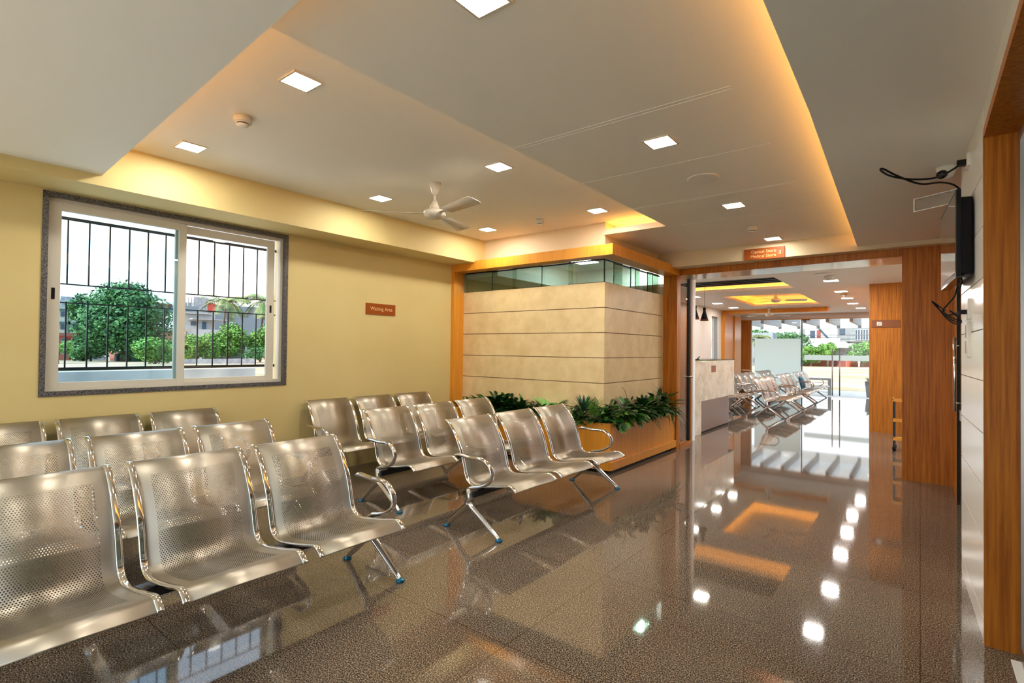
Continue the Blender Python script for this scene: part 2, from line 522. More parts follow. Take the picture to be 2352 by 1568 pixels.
# shallow panel joints
cen = struct('ceiling', t_, 'ceiling_paint')
t_ = MB()
for y in (2.70, 2.735, 3.60, 4.52, 4.555, 5.40):
    t_.box(-2.12 if y < 5.3 else -2.1, -0.75, y, y+0.006, 2.6855, 2.6872)
t_.build('panel_joint', 'white_paint', cen)
t_ = MB(); t_.box(-2.857, -2.13, 5.34, 5.36, 2.680, 2.742)
t_.build('end_fascia', 'fascia_paint', cen)
t_ = MB(); t_.box(-2.857, -1.9, 5.62, 5.66, 2.706, 2.837); t_.box(-1.93, -1.90, 0.68, 5.62, 2.706, 2.837)
t_.build('cove_back', 'ceiling_paint', cen)
t_ = MB(); t_.box(-2.84, -2.0, 5.46, 5.49, 2.710, 2.720)
t_.build('cove_light_strip', 'cove_led', cen)
t_ = MB(); t_.box(-1.98, -1.97, 1.0, 5.3, 2.708, 2.714)
t_.build('cove_light_strip', 'cove_led_soft', cen)
# right dropped ceiling
t_ = MB(); t_.prism([(-0.405, 0.93), (0.5, 0.90), (0.5, 6.93), (-0.552, 6.93), (-0.43, 2.9)], 2.545, 2.562)
rc = struct('ceiling', t_, 'ceiling_paint')
t_ = MB(); t_.box(-0.26, -0.22, 0.93, 6.92, 2.562, 2.70)
t_.build('cove_back', 'ceiling_paint', rc)
t_ = MB(); t_.prism([(-0.335, 1.0), (-0.315, 1.0), (-0.40, 6.9), (-0.42, 6.9)], 2.564, 2.574)
t_.build('cove_light_strip', 'cove_led', rc)
t_ = MB(); t_.box(-0.41, 0.5, 0.89, 0.93, 2.545, 2.612)
t_.build('cove_back', 'ceiling_paint', rc)
# roof slab over everything, plus unseen right overhang added to shade the hall glazing
t_ = MB(); t_.box(-5.6, 1.6, -3.0, 18.7, 3.0, 3.15); t_.box(1.6, 2.6, 4.0, 14.0, 3.0, 3.15)
struct('ceiling', t_, 'ceiling_paint')
# fascia over the wide opening
t_ = MB(); t_.box(-2.857, 0.5, 6.92, 7.19, 2.500, 3.0)
struct('trim_2', t_, 'fascia_paint')
# wood lintel
t_ = MB(); t_.prism([(-2.66, 7.19), (-0.155, 7.05), (-0.155, 7.075), (-2.66, 7.215)], 2.415, 2.500)
struct('trim_3', t_, 'wood')
t_ = MB(); t_.prism([(-2.70, 7.215), (-0.155, 7.075), (-0.155, 7.68), (-2.70, 7.72)], 2.418, 2.500)
struct('trim_4', t_, 'gloss_white')
# wood clad column at the right of the opening
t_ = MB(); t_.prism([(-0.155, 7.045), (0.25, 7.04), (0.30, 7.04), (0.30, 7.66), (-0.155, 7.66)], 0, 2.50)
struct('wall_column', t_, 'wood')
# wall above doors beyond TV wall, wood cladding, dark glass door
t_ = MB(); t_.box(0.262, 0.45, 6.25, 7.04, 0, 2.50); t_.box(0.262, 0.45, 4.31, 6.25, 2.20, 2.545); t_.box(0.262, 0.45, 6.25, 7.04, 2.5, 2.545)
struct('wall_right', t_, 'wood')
d2 = MB(); d2.box(0.275, 0.30, 4.42, 6.22, 0.01, 2.20)
d2 = struct('door_2', d2, 'glass_dark')
t_ = MB(); t_.box(0.262, 0.31, 4.315, 4.42, 0, 2.2); t_.box(0.262, 0.31, 6.22, 6.25, 0, 2.2)
t_.build('door_frame', 'black_plastic', d2)
t_ = MB(); t_.tube([(0.228, 5.75, 0.88), (0.228, 5.75, 1.50)], 0.011)
t_.tube([(0.228, 5.75, 0.95), (0.275, 5.75, 0.95)], 0.007); t_.tube([(0.228, 5.75, 1.43), (0.275, 5.75, 1.43)], 0.007)
t_.build('pull_handle', 'chrome', d2, smooth=True)
t_ = MB(); t_.box(0.245, 0.276, 5.36, 5.46, 0.84, 0.92)
t_.build('lock', 'brushed_steel', d2)
# tiled wall with the TV
def xw(y): return 0.240-0.0366*(y-3.31)
t_ = MB()
core = [(xw(3.34)+0.006, 3.34), (xw(4.305)+0.006, 4.305), (0.42, 4.305), (0.42, 3.34)]
t_.prism(core, 0, 2.545, 1)
gz = [0.0, 0.11, 0.484, 0.730, 0.982, 1.233, 1.482, 1.731, 1.98, 2.23, 2.545]
for i in range(len(gz)-1):
    t_.prism([(xw(3.335), 3.335), (xw(4.31), 4.31), (xw(4.31)+0.012, 4.31), (xw(3.335)+0.012, 3.335)], gz[i]+(0.003 if i else 0), gz[i+1]-(0.003 if i < 9 else 0), 0)
struct('wall_right', t_, ['tv_wall_tile', 'groove_grey'])
# wood jamb and head round the near glass door
t_ = MB(); t_.box(0.236, 0.362, 3.308, 3.336, 0, 2.43)
t_.box(0.236, 0.362, -2.8, 3.308, 2.385, 2.43)
struct('trim_5', t_, 'wood')
t_ = MB(); t_.box(0.24, 0.5, -2.8, 3.336, 2.43, 2.60)
struct('wall_right', t_, 'tv_wall_tile')
d1 = MB(); d1.box(0.372, 0.384, -2.8, 3.25, 0.02, 2.385)
d1 = struct('door_1', d1, 'glass_dark')
t_ = MB(); t_.box(0.355, 0.40, 3.25, 3.308, 0, 2.385); t_.box(0.355, 0.40, -2.8, 3.25, 2.33, 2.385); t_.box(0.352, 0.40, 2.2, 3.25, 0.0, 0.07)
t_.build('door_frame', 'brushed_steel', d1)
t_ = MB(); t_.box(0.40, 0.55, -2.8, 3.336, 0, 3.0); t_.box(0.45, 0.55, 3.3, 7.66, 0, 3.0)
struct('wall_right', t_, 'white_paint')
t_ = MB(); t_.box(0.318, 0.40, 2.2, 3.225, 0.0, 0.006)
struct('trim_6', t_, 'white_paint')

# ------------------------------------------------------------------ tiled box room with clerestory glass
BX, BY = -2.857, 5.374
t_ = MB()
t_.prism([(XW, BY+0.012), (BX-0.012, BY+0.012), (BX-0.012, 7.12), (BX-0.10, 7.12), (BX-0.10, BY+0.10), (XW, BY+0.10)], 0, 2.14, 1)
gz = [0.0, 0.392, 0.685, 0.977, 1.270, 1.563, 1.852, 2.145]
for i in range(7):
    a = gz[i]+(0.004 if i else 0); c_ = gz[i+1]-(0.004 if i < 6 else 0)
    t_.prism([(XW, BY), (BX, BY), (BX, 7.12), (BX-0.014, 7.12), (BX-0.014, BY+0.014), (XW, BY+0.014)], a, c_, 0)
struct('wall_partition', t_, ['stone_tile', 'groove_brown'])
# upper painted wall above header
t_ = MB(); t_.prism([(-4.70, BY), (BX, BY), (BX, 6.92), (BX-0.1, 6.92), (BX-0.1, BY+0.1), (-4.70, BY+0.1)], 2.536, 2.86)
t_.prism([(XW, BY+0.1), (BX-0.1, BY+0.1), (BX-0.1, 8.0), (XW, 8.0)], 2.70, 2.74)
struct('wall_partition', t_, 'fascia_paint')
t_ = MB(); t_.box(XW, -2.72, 7.95, 8.05, 0, 3.0)
struct('wall_partition', t_, 'white_paint')
t_ = MB(); t_.prism([(XW, BY+0.1), (BX-0.1, BY+0.1), (BX-0.1, 7.95), (XW, 7.95)], 2.66, 2.68)
struct('ceiling', t_, 'white_paint')
# inner beam seen through the glass
t_ = MB(); t_.box(XW, -4.55, 5.48, 7.95, 2.36, 2.66); t_.box(-4.55, -3.0, 7.55, 7.95, 2.36, 2.66)
struct('trim_7', t_, 'white_paint')
lt = thing('ceiling_light', (-3.88, 6.66, 2.645), 'square light seen through the clerestory glass of the tiled room', 'light')
t_ = MB(); t_.box(-0.15, 0.15, -0.15, 0.15, 0.0, 0.012); t_.build('panel', 'room_light', lt)
t_ = MB(); t_.box(-0.17, 0.17, -0.17, 0.17, 0.006, 0.015); t_.build('frame', 'white_plastic', lt)
lt = thing('ceiling_light', (-3.28, 7.22, 2.645), 'second square light deep inside the tiled room behind the clerestory', 'light')
t_ = MB(); t_.box(-0.15, 0.15, -0.15, 0.15, 0.0, 0.012); t_.build('panel', 'room_light', lt)
t_ = MB(); t_.box(-0.17, 0.17, -0.17, 0.17, 0.006, 0.015); t_.build('frame', 'white_plastic', lt)
ad = MB(); ad.lathe([(0.02, 0), (0.19, 0.0), (0.21, 0.02), (0.19, 0.045), (0.10, 0.06)], -3.62, 5.98, 28)
tag(recenter(ad.build('air_diffuser', 'brushed_steel', smooth=True)), 'round grey air diffuser behind the clerestory glass', 'air vent').location.z = 2.60
# clerestory panes: overlapping sheets of glass
cg = thing('clerestory_glass', (-3.9, 5.42, 2.145), 'row of frameless green-edged glass panes above the tiled wall under the wood header', 'glass panes')
def pane(x0, x1, y0, y1, z0=2.150, z1=2.414):
    mb = MB(); mb.box(x0, x1, y0, y1, z0, z1)
    mb.build('glass_pane', 'glass_green', cg, world=True)
def blk(x0, x1, y0, y1, z0, z1, n='glazing_strip'):
    mb = MB(); mb.box(x0, x1, y0, y1, z0, z1)
    mb.build(n, 'black_plastic', cg, world=True)
segs = [(-5.05, -4.57, 0), (-4.60, -4.18, 1), (-4.22, -3.75, 0), (-3.78, -3.32, 1), (-3.36, -2.87, 0)]
for x0, x1, s_ in segs:
    y = BY+0.02+0.03*s_
    pane(x0, x1, y, y+0.008)
    blk(x0, x1, y-0.004, y+0.012, 2.404, 2.418)
    if s_ == 0:
        blk(x0, x1, y-0.004, y+0.012, 2.145, 2.153)
        blk(x1-0.004, x1, y-0.001, y+0.009, 2.150, 2.414)
segs = [(5.40, 5.86, 0), (5.70, 6.18, 1), (6.10, 6.36, 0), (6.30, 6.80, 1), (6.62, 6.98, 0), (6.84, 7.10, 1)]
for y0, y1, s_ in segs:
    x = BX-0.028-0.03*s_
    pane(x, x+0.008, y0, y1)
    blk(x-0.004, x+0.012, y0, y1, 2.404, 2.418)
    if s_ == 0: blk(x-0.004, x+0.012, y0, y1, 2.145, 2.153)
    blk(x-0.001, x+0.009, y0, y0+0.004, 2.150, 2.414)
# wood frame: left post, header, right post
HX, HY = -2.66, 5.177
t_ = MB(); t_.box(XW, -5.075, HY, BY, 0.0, 2.416)
struct('trim_8', t_, 'wood_light')
t_ = MB(); t_.prism([(XW, HY), (HX, HY), (HX, 7.18), (BX, 7.18), (BX, BY), (XW, BY)], 2.416, 2.536)
struct('trim_9', t_, 'wood_light')
t_ = MB(); t_.box(BX, HX, 7.12, 7.19, 0.0, 2.416); t_.box(BX-0.02, HX, 7.19, 7.25, 0.0, 2.416)
struct('trim_10', t_, 'wood')

# planter box
pl = thing('planter_box', (-3.9, 5.28, 0), 'L-shaped wooden planter box wrapped round the foot of the tiled wall', 'planter')
t_ = MB(); PH = 0.552
t_.prism([(-5.07, HY+0.02), (HX-0.02, HY+0.02), (HX-0.02, 7.115), (HX-0.045, 7.115), (HX-0.045, HY+0.045), (-5.07, HY+0.045)], 0.13, PH)
t_.prism([(-5.07, BY-0.02), (BX, BY-0.02), (BX+0.02, BY-0.02), (BX+0.02, 7.115), (BX+0.001, 7.115), (BX+0.001, BY-0.001), (-5.07, BY-0.001)], 0.13, PH-0.05)
t_.build('front_panel', 'wood_light', pl, world=True, bevel=0.003)
t_ = MB(); t_.prism([(-5.07, HY), (HX-0.03, HY), (HX, HY+0.03), (HX, 7.115), (BX+0.005, 7.115), (BX+0.005, BY-0.005), (-5.07, BY-0.005)], 0.035, 0.13)
t_.build('base_ledge', 'wood_light', pl, world=True, bevel=0.004)
t_ = MB(); t_.prism([(-5.07, HY+0.05), (HX-0.06, HY+0.05), (HX-0.06, 7.10), (BX+0.005, 7.10), (BX+0.005, BY-0.005), (-5.07, BY-0.005)], 0.0, 0.035)
t_.build('toe_kick', 'black_plastic', pl, world=True)
t_ = MB(); t_.prism([(-5.06, HY+0.047), (HX-0.047, HY+0.047), (HX-0.047, 7.11), (BX+0.021, 7.11), (BX+0.021, BY-0.021), (-5.06, BY-0.021)], 0.14, 0.50)
t_.build('soil', 'soil', pl, world=True)

# glass side door behind the right post
gd = MB(); gd.box(-2.690, -2.682, 7.27, 7.63, 0.06, 2.41)
gd = struct('door_3', gd, 'glass_door')
t_ = MB(); t_.box(-2.72, -2.66, 7.63, 7.665, 0, 2.418)
t_.build('door_frame', 'dark_metal', gd)
t_ = MB(); t_.box(-2.72, -2.655, 7.665, 7.72, 0, 2.418); t_.box(-2.72, -2.655, 7.25, 7.665, 0.0, 0.055)
t_.build('door_frame', 'wood', gd)
t_ = MB(); t_.tube([(-2.70, 7.64, 0.985), (-2.62, 7.64, 0.985)], 0.014)
t_.build('door_lock', 'chrome', gd, smooth=True)

# ------------------------------------------------------------------ window_1
def rect_ring(mb, x0, x1, y0, y1, z0, z1, t, mi=0, tb=None, tt=None):
    tb = t if tb is None else tb; tt = t if tt is None else tt
    mb.box(x0, x1, y0, y0+t, z0, z1, mi); mb.box(x0, x1, y1-t, y1, z0, z1, mi)
    mb.box(x0, x1, y0+t, y1-t, z0, z0+tb, mi); mb.box(x0, x1, y0+t, y1-t, z1-tt, z1, mi)
w1 = MB(); rect_ring(w1, -5.24, -5.165, 0.922, 2.765, 1.000, 2.470, 0.026)
w1 = struct('window_1', w1, 'window_frame')
t_ = MB(); rect_ring(t_, -5.17, -5.122, 0.888, 2.80, 0.966, 2.504, 0.036)
t_.build('granite_surround', 'granite_trim', w1)
t_ = MB()
for yy in (2.735, 2.752): t_.box(-5.20, -5.166, yy, yy+0.006, 1.02, 2.45)
t_.box(-5.20, -5.166, 1.88, 2.74, 1.022, 1.030); t_.box(-5.20, -5.166, 1.88, 2.74, 2.44, 2.448)
t_.build('sliding_track', 'window_frame', w1)
s1 = MB(); rect_ring(s1, -5.198, -5.170, 0.948, 1.872, 1.012, 2.440, 0.060, 0, 0.055, 0.060)
s1 = s1.build('left_sash', 'window_frame', w1, bevel=0.002)
t_ = MB(); t_.box(-5.190, -5.184, 1.00, 1.815, 1.06, 2.385); t_.build('glass_pane', 'glass_window', s1)
t_ = MB(); t_.box(-5.171, -5.165, 0.956, 0.976, 1.70, 1.785); t_.build('latch', 'black_plastic', s1)
s2 = MB(); rect_ring(s2, -5.232, -5.206, 1.795, 2.700, 1.020, 2.436, 0.075, 0, 0.045, 0.07)
s2 = s2.build('right_sash', 'window_frame', w1, bevel=0.002)
t_ = MB(); t_.box(-5.222, -5.217, 1.86, 2.64, 1.06, 2.37); t_.build('glass_pane', 'glass_clear', s2)
t_ = MB(); t_.box(-5.207, -5.201, 2.655, 2.672, 1.70, 1.775); t_.build('latch', 'black_plastic', s2)
gr = thing('window_grille', (-5.30, 1.84, 1.0), 'security grille of upright bars outside the sliding window, coloured dark as a silhouette against the sky', 'grille')  # cream grille drawn dark: its silhouette against the sky is in the colour
for z, h in ((2.338, 0.024), (1.827, 0.010), (1.68, 0.010), (1.150, 0.026)):
    t_ = MB(); t_.box(-5.306, -5.294, 0.93, 2.76, z, z+h); t_.build('rail', 'dark_metal', gr, world=True)
for i in range(13):
    y = 1.071+0.1358*i-0.1358
    if y > 2.72: continue
    t_ = MB(); t_.box(-5.305, -5.295, y-0.005, y+0.005, 1.176, 1.68); t_.build('bar', 'dark_metal', gr, world=True)
    t_ = MB(); t_.box(-5.305, -5.295, y-0.003, y+0.007, 1.837, 2.338); t_.build('bar', 'dark_metal', gr, world=True)

# ------------------------------------------------------------------ benches
PROF = spline([(-0.356, 0, 0.796), (-0.325, 0, 0.782), (-0.285, 0, 0.745), (-0.248, 0, 0.695), (-0.212, 0, 0.63), (-0.176, 0, 0.555), (-0.150, 0, 0.475), (-0.133, 0, 0.410), (-0.110, 0, 0.362), (-0.070, 0, 0.336), (-0.015, 0, 0.331), (0.08, 0, 0.343), (0.19, 0, 0.362), (0.275, 0, 0.380), (0.312, 0, 0.379), (0.340, 0, 0.362), (0.360, 0, 0.343)], 3)
def shell_mesh(wid):
    mb = MB()
    arc = [0.0]
    for i in range(1, len(PROF)):
        arc.append(arc[-1]+math.dist(PROF[i], PROF[i-1]))
    th = 0.002
    nu = 2
    k = len(PROF)
    for side in (0, 1):
        for i, p in enumerate(PROF):
            a = Vector(PROF[max(i-1, 0)]); b_ = Vector(PROF[min(i+1, k-1)])
            t = (b_-a).normalized()
            n = Vector((t.z, 0, -t.x)) if False else Vector((-t.z, 0, t.x))
            q = Vector(p)+n*(0 if side == 0 else -th)
            for j in range(nu):
                y = -wid/2+wid*j/(nu-1)
                mb.uv[len(mb.v)] = (0.235+y, arc[i])
                mb.v.append((q.x, y, q.z))
    K = k*nu
    for i in range(k-1):
        a = i*2
        mb.f.append((a, a+2, a+3, a+1)); mb.m.append(0)
        mb.f.append((K+a, K+a+1, K+a+3, K+a+2)); mb.m.append(0)
        mb.f.append((a, K+a, K+a+2, a+2)); mb.m.append(0)
        mb.f.append((a+1, a+3, K+a+3, K+a+1)); mb.m.append(0)
    mb.f.append((0, 1, K+1, K)); mb.m.append(0)
    e = (k-1)*2
    mb.f.append((e, K+e, K+e+1, e+1)); mb.m.append(0)
    return mb
ARM = spline([(-0.178, 0, 0.550), (-0.150, 0, 0.560), (-0.10, 0, 0.558), (-0.02, 0, 0.552), (0.055, 0, 0.556), (0.115, 0, 0.546), (0.165, 0, 0.512), (0.188, 0, 0.462), (0.176, 0, 0.415), (0.13, 0, 0.378), (0.06, 0, 0.352), (-0.005, 0, 0.335), (-0.035, 0, 0.315)], 4)
def make_bench(loc, label):
    r = thing('waiting_bench', loc, label, 'bench')
    t_ = MB(); t_.box(-0.065, 0.015, -0.915, 0.915, 0.262, 0.308)
    t_.build('crossbeam', 'tube_black', r, bevel=0.004)
    for yc in (-0.595, 0.0, 0.595):
        sh = shell_mesh(0.485).build('seat_shell', 'perforated_steel', r, smooth=True, angle=60)
        sh.location = (0, yc, 0)
        for sd in (-1, 1):
            mb = MB()
            mb.sweep([(p[0], 0, p[2]-0.001) for p in PROF], rrect(0.0145, 0.0065), side=(0, 1, 0))
            o = mb.build('side_rail', 'chrome', r, smooth=True, angle=50)
            o.location = (0, yc+sd*0.2535, 0)
        mb = MB(); mb.box(-0.06, 0.01, -0.20, 0.20, 0.308, 0.324)
        o = mb.build('seat_bracket', 'tube_black', r); o.location = (0, yc, 0)
    for sd in (-1, 1):
        y = sd*0.915
        n = len(ARM)
        sc = []
        for i in range(n):
            f = i/(n-1)
            sc.append((1.0 if 0.05 < f else 0.8, 1.0 if f < 0.85 else 1.0+(f-0.85)*4))
        mb = MB(); mb.sweep(ARM, rrect(0.021, 0.012, 0.45), side=(0, 1, 0), scales=sc)
        o = mb.build('armrest', 'cast_chrome', r, smooth=True, angle=60); o.location = (0, y, 0)
        mb = MB()
        mb.sweep([(-0.03, 0, 0.322), (-0.03, 0, 0.26), (-0.032, 0, 0.195)], rrect(0.024, 0.026, 0.3), side=(0, 1, 0), scales=[(0.9, 0.9), (0.95, 0.85), (1.05, 1.05)])
        o = mb.build('leg_post', 'cast_chrome', r, smooth=True, angle=60); o.location = (0, y, 0)
        for q, foot in ((1, 0.255), (-1, -0.262)):
            dx = foot+0.03
            path = spline([(-0.03+0.02*dx, 0, 0.215), (-0.03+dx*0.12, 0, 0.190), (-0.03+dx*0.33, 0, 0.150), (-0.03+dx*0.60, 0, 0.094), (-0.03+dx*0.86, 0, 0.042), (foot, 0, 0.012)], 4)
            k = len(path)
            sc = [(1.15-0.55*i/(k-1), 1.1-0.55*i/(k-1)) for i in range(k)]
            mb = MB(); mb.sweep(path, rrect(0.024, 0.025, 0.4), side=(0, 1, 0), scales=sc)
            o = mb.build('leg', 'cast_chrome', r, smooth=True, angle=60); o.location = (0, y, 0)
            mb = MB(); mb.lathe([(0.012, 0.020), (0.020, 0.018), (0.026, 0.010), (0.026, 0.0)][::-1], foot, 0, 16)
            mb.build('foot_pad', 'foot_film', o, smooth=True)
    return r
def dup(root, loc, label, rotz=0):
    r = root.copy(); C.objects.link(r); r.location = loc; r['label'] = label; r.rotation_euler = (0, 0, rotz)
    for ch in list(root.children):
        c = ch.copy(); C.objects.link(c); c.parent = r
        for g in list(ch.children):
            d = g.copy(); C.objects.link(d); d.parent = c
    return r
bench = make_bench((-2.64, 1.105, 0), 'three-seat perforated steel bench nearest the camera, front row of the left block')
dup(bench, (-3.635, 1.17, 0), 'three-seat perforated steel bench in the middle row of the left block, between two others')
dup(bench, (-4.73, 1.24, 0), 'three-seat perforated steel bench against the cream wall under the barred window')
dup(bench, (-2.600, 3.79, 0), 'three-seat perforated steel bench in the front row beside the wooden planter')
dup(bench, (-3.635, 3.76, 0), 'three-seat perforated steel bench in the middle row of the block before the tiled wall')
dup(bench, (-4.73, 3.84, 0), 'three-seat perforated steel bench against the cream wall under the Waiting Area sign')
hallb = [((-2.46, 12.70, 0), 'steel bench in the far hall, nearest one, beside the marble counter end'),
         ((-2.47, 15.07, 0), 'steel bench in the far hall, second in the line nearest the walkway'),
         ((-2.49, 17.35, 0), 'steel bench in the far hall, last of the walkway line, next to the glass front'),
         ((-3.42, 12.72, 0), 'steel bench in the far hall half hidden behind the marble counter'),
         ((-3.43, 15.05, 0), 'steel bench in the far hall, second line, in front of the frosted glass'),
         ((-3.44, 17.25, 0), 'steel bench in the far hall, second line, closest to the frosted glass'),
         ((-4.18, 15.75, 0), 'steel bench in the far hall, beside the white left wall')]
for l, lab in hallb: dup(bench, l, lab)
bg_ = MB()
bg_.sweep([(-2.57, 16.5, 0.42), (-2.58, 16.5, 0.52), (-2.62, 16.5, 0.66), (-2.66, 16.5, 0.74)], rrect(0.17, 0.05, 0.6), side=(0, 1, 0), scales=[(0.9, 0.8), (1, 1.1), (0.95, 0.9), (0.8, 0.3)])
tag(recenter(bg_.build('cloth_bag', 'tarp_blue', smooth=True)), 'dark blue cloth bag leaning on the last hall bench', 'bag').location.z = 0.365

# ------------------------------------------------------------------ ceiling fittings
def downlight(loc, label, size=0.152, mat='downlight', group=None):
    r = thing('ceiling_light', loc, label, 'light', group)
    h = size/2
    t_ = MB(); t_.box(-h, h, -h, h, -0.006, -0.002); t_.build('light_panel', mat, r)
    t_ = MB(); g = h+0.012
    rect = ((-g, g, -g, -h), (-g, g, h, g), (-g, -h, -h, h), (h, g, -h, h))
    for a, b_, c, d in rect: t_.box(a, b_, c, d, -0.007, 0.0)
    t_.build('frame', 'fan_paint', r)
    return r
TZ, CZ = 2.837, 2.687
for x, y, lab in ((-2.716, 1.54, 'square downlight in the raised tray nearest the camera, beside the smoke detector'),
                  (-4.27, 1.56, 'square downlight in the raised tray above the barred window'),
                  (-4.20, 3.24, 'square downlight in the raised tray behind the left fan blade'),
                  (-2.69, 3.24, 'square downlight in the raised tray to the right of the ceiling fan'),
                  (-4.21, 4.87, 'square downlight in the raised tray corner above the tiled room header'),
                  (-2.69, 4.88, 'square downlight in the raised tray beside the orange cove end')):
    downlight((x, y, TZ), lab)
for x, y, lab in ((-1.31, 1.46, 'square downlight cut off by the top edge of the photo'),
                  (-1.30, 3.17, 'square downlight in the middle of the centre ceiling panel'),
                  (-1.33, 4.94, 'square downlight in the centre panel beyond the round speaker'),
                  (-1.355, 6.66, 'square downlight in the centre panel just above the hanging store sign')):
    downlight((x, y, CZ), lab, mat='downlight_dim' if y > 6 else 'downlight')
for x, y in ((-1.31, -0.6), (-3.2, -0.9)):  # unseen lamps added to light the near area
    downlight((x, y, 2.593), 'unseen square downlight added in the dropped ceiling behind the camera', group='downlights added behind the camera')
def smoke(x, y, z, lab, r_=0.055):
    r = thing('smoke_detector', (x, y, z), lab, 'smoke detector')
    t_ = MB(); t_.lathe([(r_*0.95, 0.0), (r_, -0.006), (r_, -0.032), (r_*0.92, -0.040)][::-1], 0, 0, 28); t_.build('base', 'fan_paint', r, smooth=True)
    t_ = MB(); t_.lathe([(r_*0.62, -0.040), (r_*0.62, -0.052)][::-1], 0, 0, 28); t_.build('sensor_gap', 'black_plastic', r, smooth=True)
    t_ = MB(); t_.lathe([(r_*0.80, -0.040), (r_*0.82, -0.044), (r_*0.64, -0.045)][::-1], 0, 0, 28)
    t_.lathe([(r_*0.66, -0.051), (r_*0.62, -0.060), (r_*0.40, -0.066)][::-1], 0, 0, 28); t_.build('cap', 'white_plastic', r, smooth=True)
smoke(-3.44, 1.555, TZ, 'round smoke detector in the raised tray between the two nearest downlights')
smoke(-3.42, 4.86, TZ, 'small round smoke detector in the raised tray beyond the fan', 0.045)
smoke(-1.40, 5.90, CZ, 'round smoke detector in the centre panel near the hanging store sign')
sk = thing('ceiling_speaker', (-1.31, 4.03, CZ), 'flat round white speaker in the centre ceiling panel', 'speaker')
t_ = MB(); t_.lathe([(0.115, 0), (0.118, -0.005), (0.108, -0.010), (0.100, -0.009)][::-1], 0, 0, 36); t_.build('rim', 'white_plastic', sk, smooth=True)
t_ = MB(); t_.lathe([(0.100, -0.004), (0.100, -0.0085)][::-1], 0, 0, 36); t_.build('grille', 'ceiling_paint', sk, smooth=True)

def fan(loc, zdrop, R_, th0, lab, cat='fan'):
    r = thing('ceiling_fan', loc, lab, cat)
    t_ = MB(); t_.lathe([(0.022, -0.105), (0.030, -0.085), (0.046, -0.02), (0.052, 0.0)], 0, 0, 24); t_.build('canopy', 'fan_paint', r, smooth=True)
    t_ = MB(); t_.lathe([(0.0125, -zdrop+0.10), (0.0125, -0.08)], 0, 0, 14); t_.build('rod', 'fan_paint', r, smooth=True)
    t_ = MB(); t_.lathe([(0.045, -zdrop+0.045), (0.040, -zdrop+0.075), (0.020, -zdrop+0.125)], 0, 0, 24); t_.build('lower_canopy', 'fan_paint', r, smooth=True)
    t_ = MB(); t_.lathe([(0.03, -zdrop-0.040), (0.072, -zdrop-0.030), (0.095, -zdrop-0.008), (0.100, -zdrop+0.012), (0.090, -zdrop+0.034), (0.045, -zdrop+0.046)], 0, 0, 36); t_.build('motor', 'fan_paint', r, smooth=True)
    for k in range(3):
        a = RAD(th0+120*k)
        mb = MB()
        u = Vector((math.cos(a), math.sin(a), 0)); s_ = Vector((-math.sin(a), math.cos(a), 0))
        prof = [(0.085, 0.020), (0.17, 0.022), (0.20, 0.052), (0.32, 0.060), (0.50, 0.068), (R_-0.03, 0.070), (R_-0.008, 0.058), (R_, 0.03)]
        tilt = math.tan(RAD(12))
        top = []; 
        for (d, hw) in prof:
            tl = tilt if d > 0.18 else 0
            for sg in (-1, 1):
                p = u*d+s_*(hw*sg)+Vector((0, 0, -zdrop+0.005-sg*hw*tl))
                top.append(p)
        n0 = len(mb.v)
        for p in top: mb.v.append(tuple(p+Vector((0, 0, 0.0015))))
        for p in top: mb.v.append(tuple(p-Vector((0, 0, 0.0015))))
        K = len(top)
        for i in range(len(prof)-1):
            q = 2*i
            mb.f += [(q, q+2, q+3, q+1), (K+q, K+q+1, K+q+3, K+q+2), (q, K+q, K+q+2, q+2), (q+1, q+3, K+q+3, K+q+1)]; mb.m += [0]*4
        mb.f += [(0, 1, K+1, K), (K-2, 2*K-2, 2*K-1, K-1)]; mb.m += [0, 0]
        mb.build('blade', 'fan_paint', r, smooth=True)
    return r
fan((-3.42, 3.23, TZ), 0.285, 0.62, -12, 'cream three-blade ceiling fan hanging from the raised tray')

# ------------------------------------------------------------------ signs
sg = thing('wall_sign', (XW, 3.98, 1.752), 'small orange plaque reading Waiting Area on the cream wall', 'sign')
t_ = MB(); t_.box(XW, XW+0.012, 3.763, 4.195, 1.754, 1.885); t_.build('plate', 'sign_orange', sg, world=True)
text('lettering', 'Waiting Area', 0.060, (XW+0.0125, 3.985, 1.822), (0, 1, 0), (0, 0, 1), 'sign_text', sg)
sg = thing('hanging_sign', (-1.506, 6.90, 2.49), 'orange sign reading Optical Store and Medical Store above the wide opening', 'sign')
t_ = MB(); t_.box(-1.732, -1.276, 6.90, 6.918, 2.496, 2.632); t_.build('plate', 'sign_orange', sg, world=True)
text('lettering', 'Optical Store', 0.052, (-1.368, 6.899, 2.590), (1, 0, 0), (0, 0, 1), 'sign_text', sg, 'RIGHT')
text('lettering', 'Medical Store', 0.052, (-1.368, 6.899, 2.535), (1, 0, 0), (0, 0, 1), 'sign_text', sg, 'RIGHT')
t_ = MB()
t_.box(-1.345, -1.315, 6.8975, 6.8995, 2.545, 2.552); t_.box(-1.328, -1.321, 6.8975, 6.8995, 2.545, 2.575)
t_.face([(-1.336, 6.8985, 2.572), (-1.313, 6.8985, 2.572), (-1.3245, 6.8985, 2.590)])
t_.build('arrow', 'sign_text', sg, world=True)
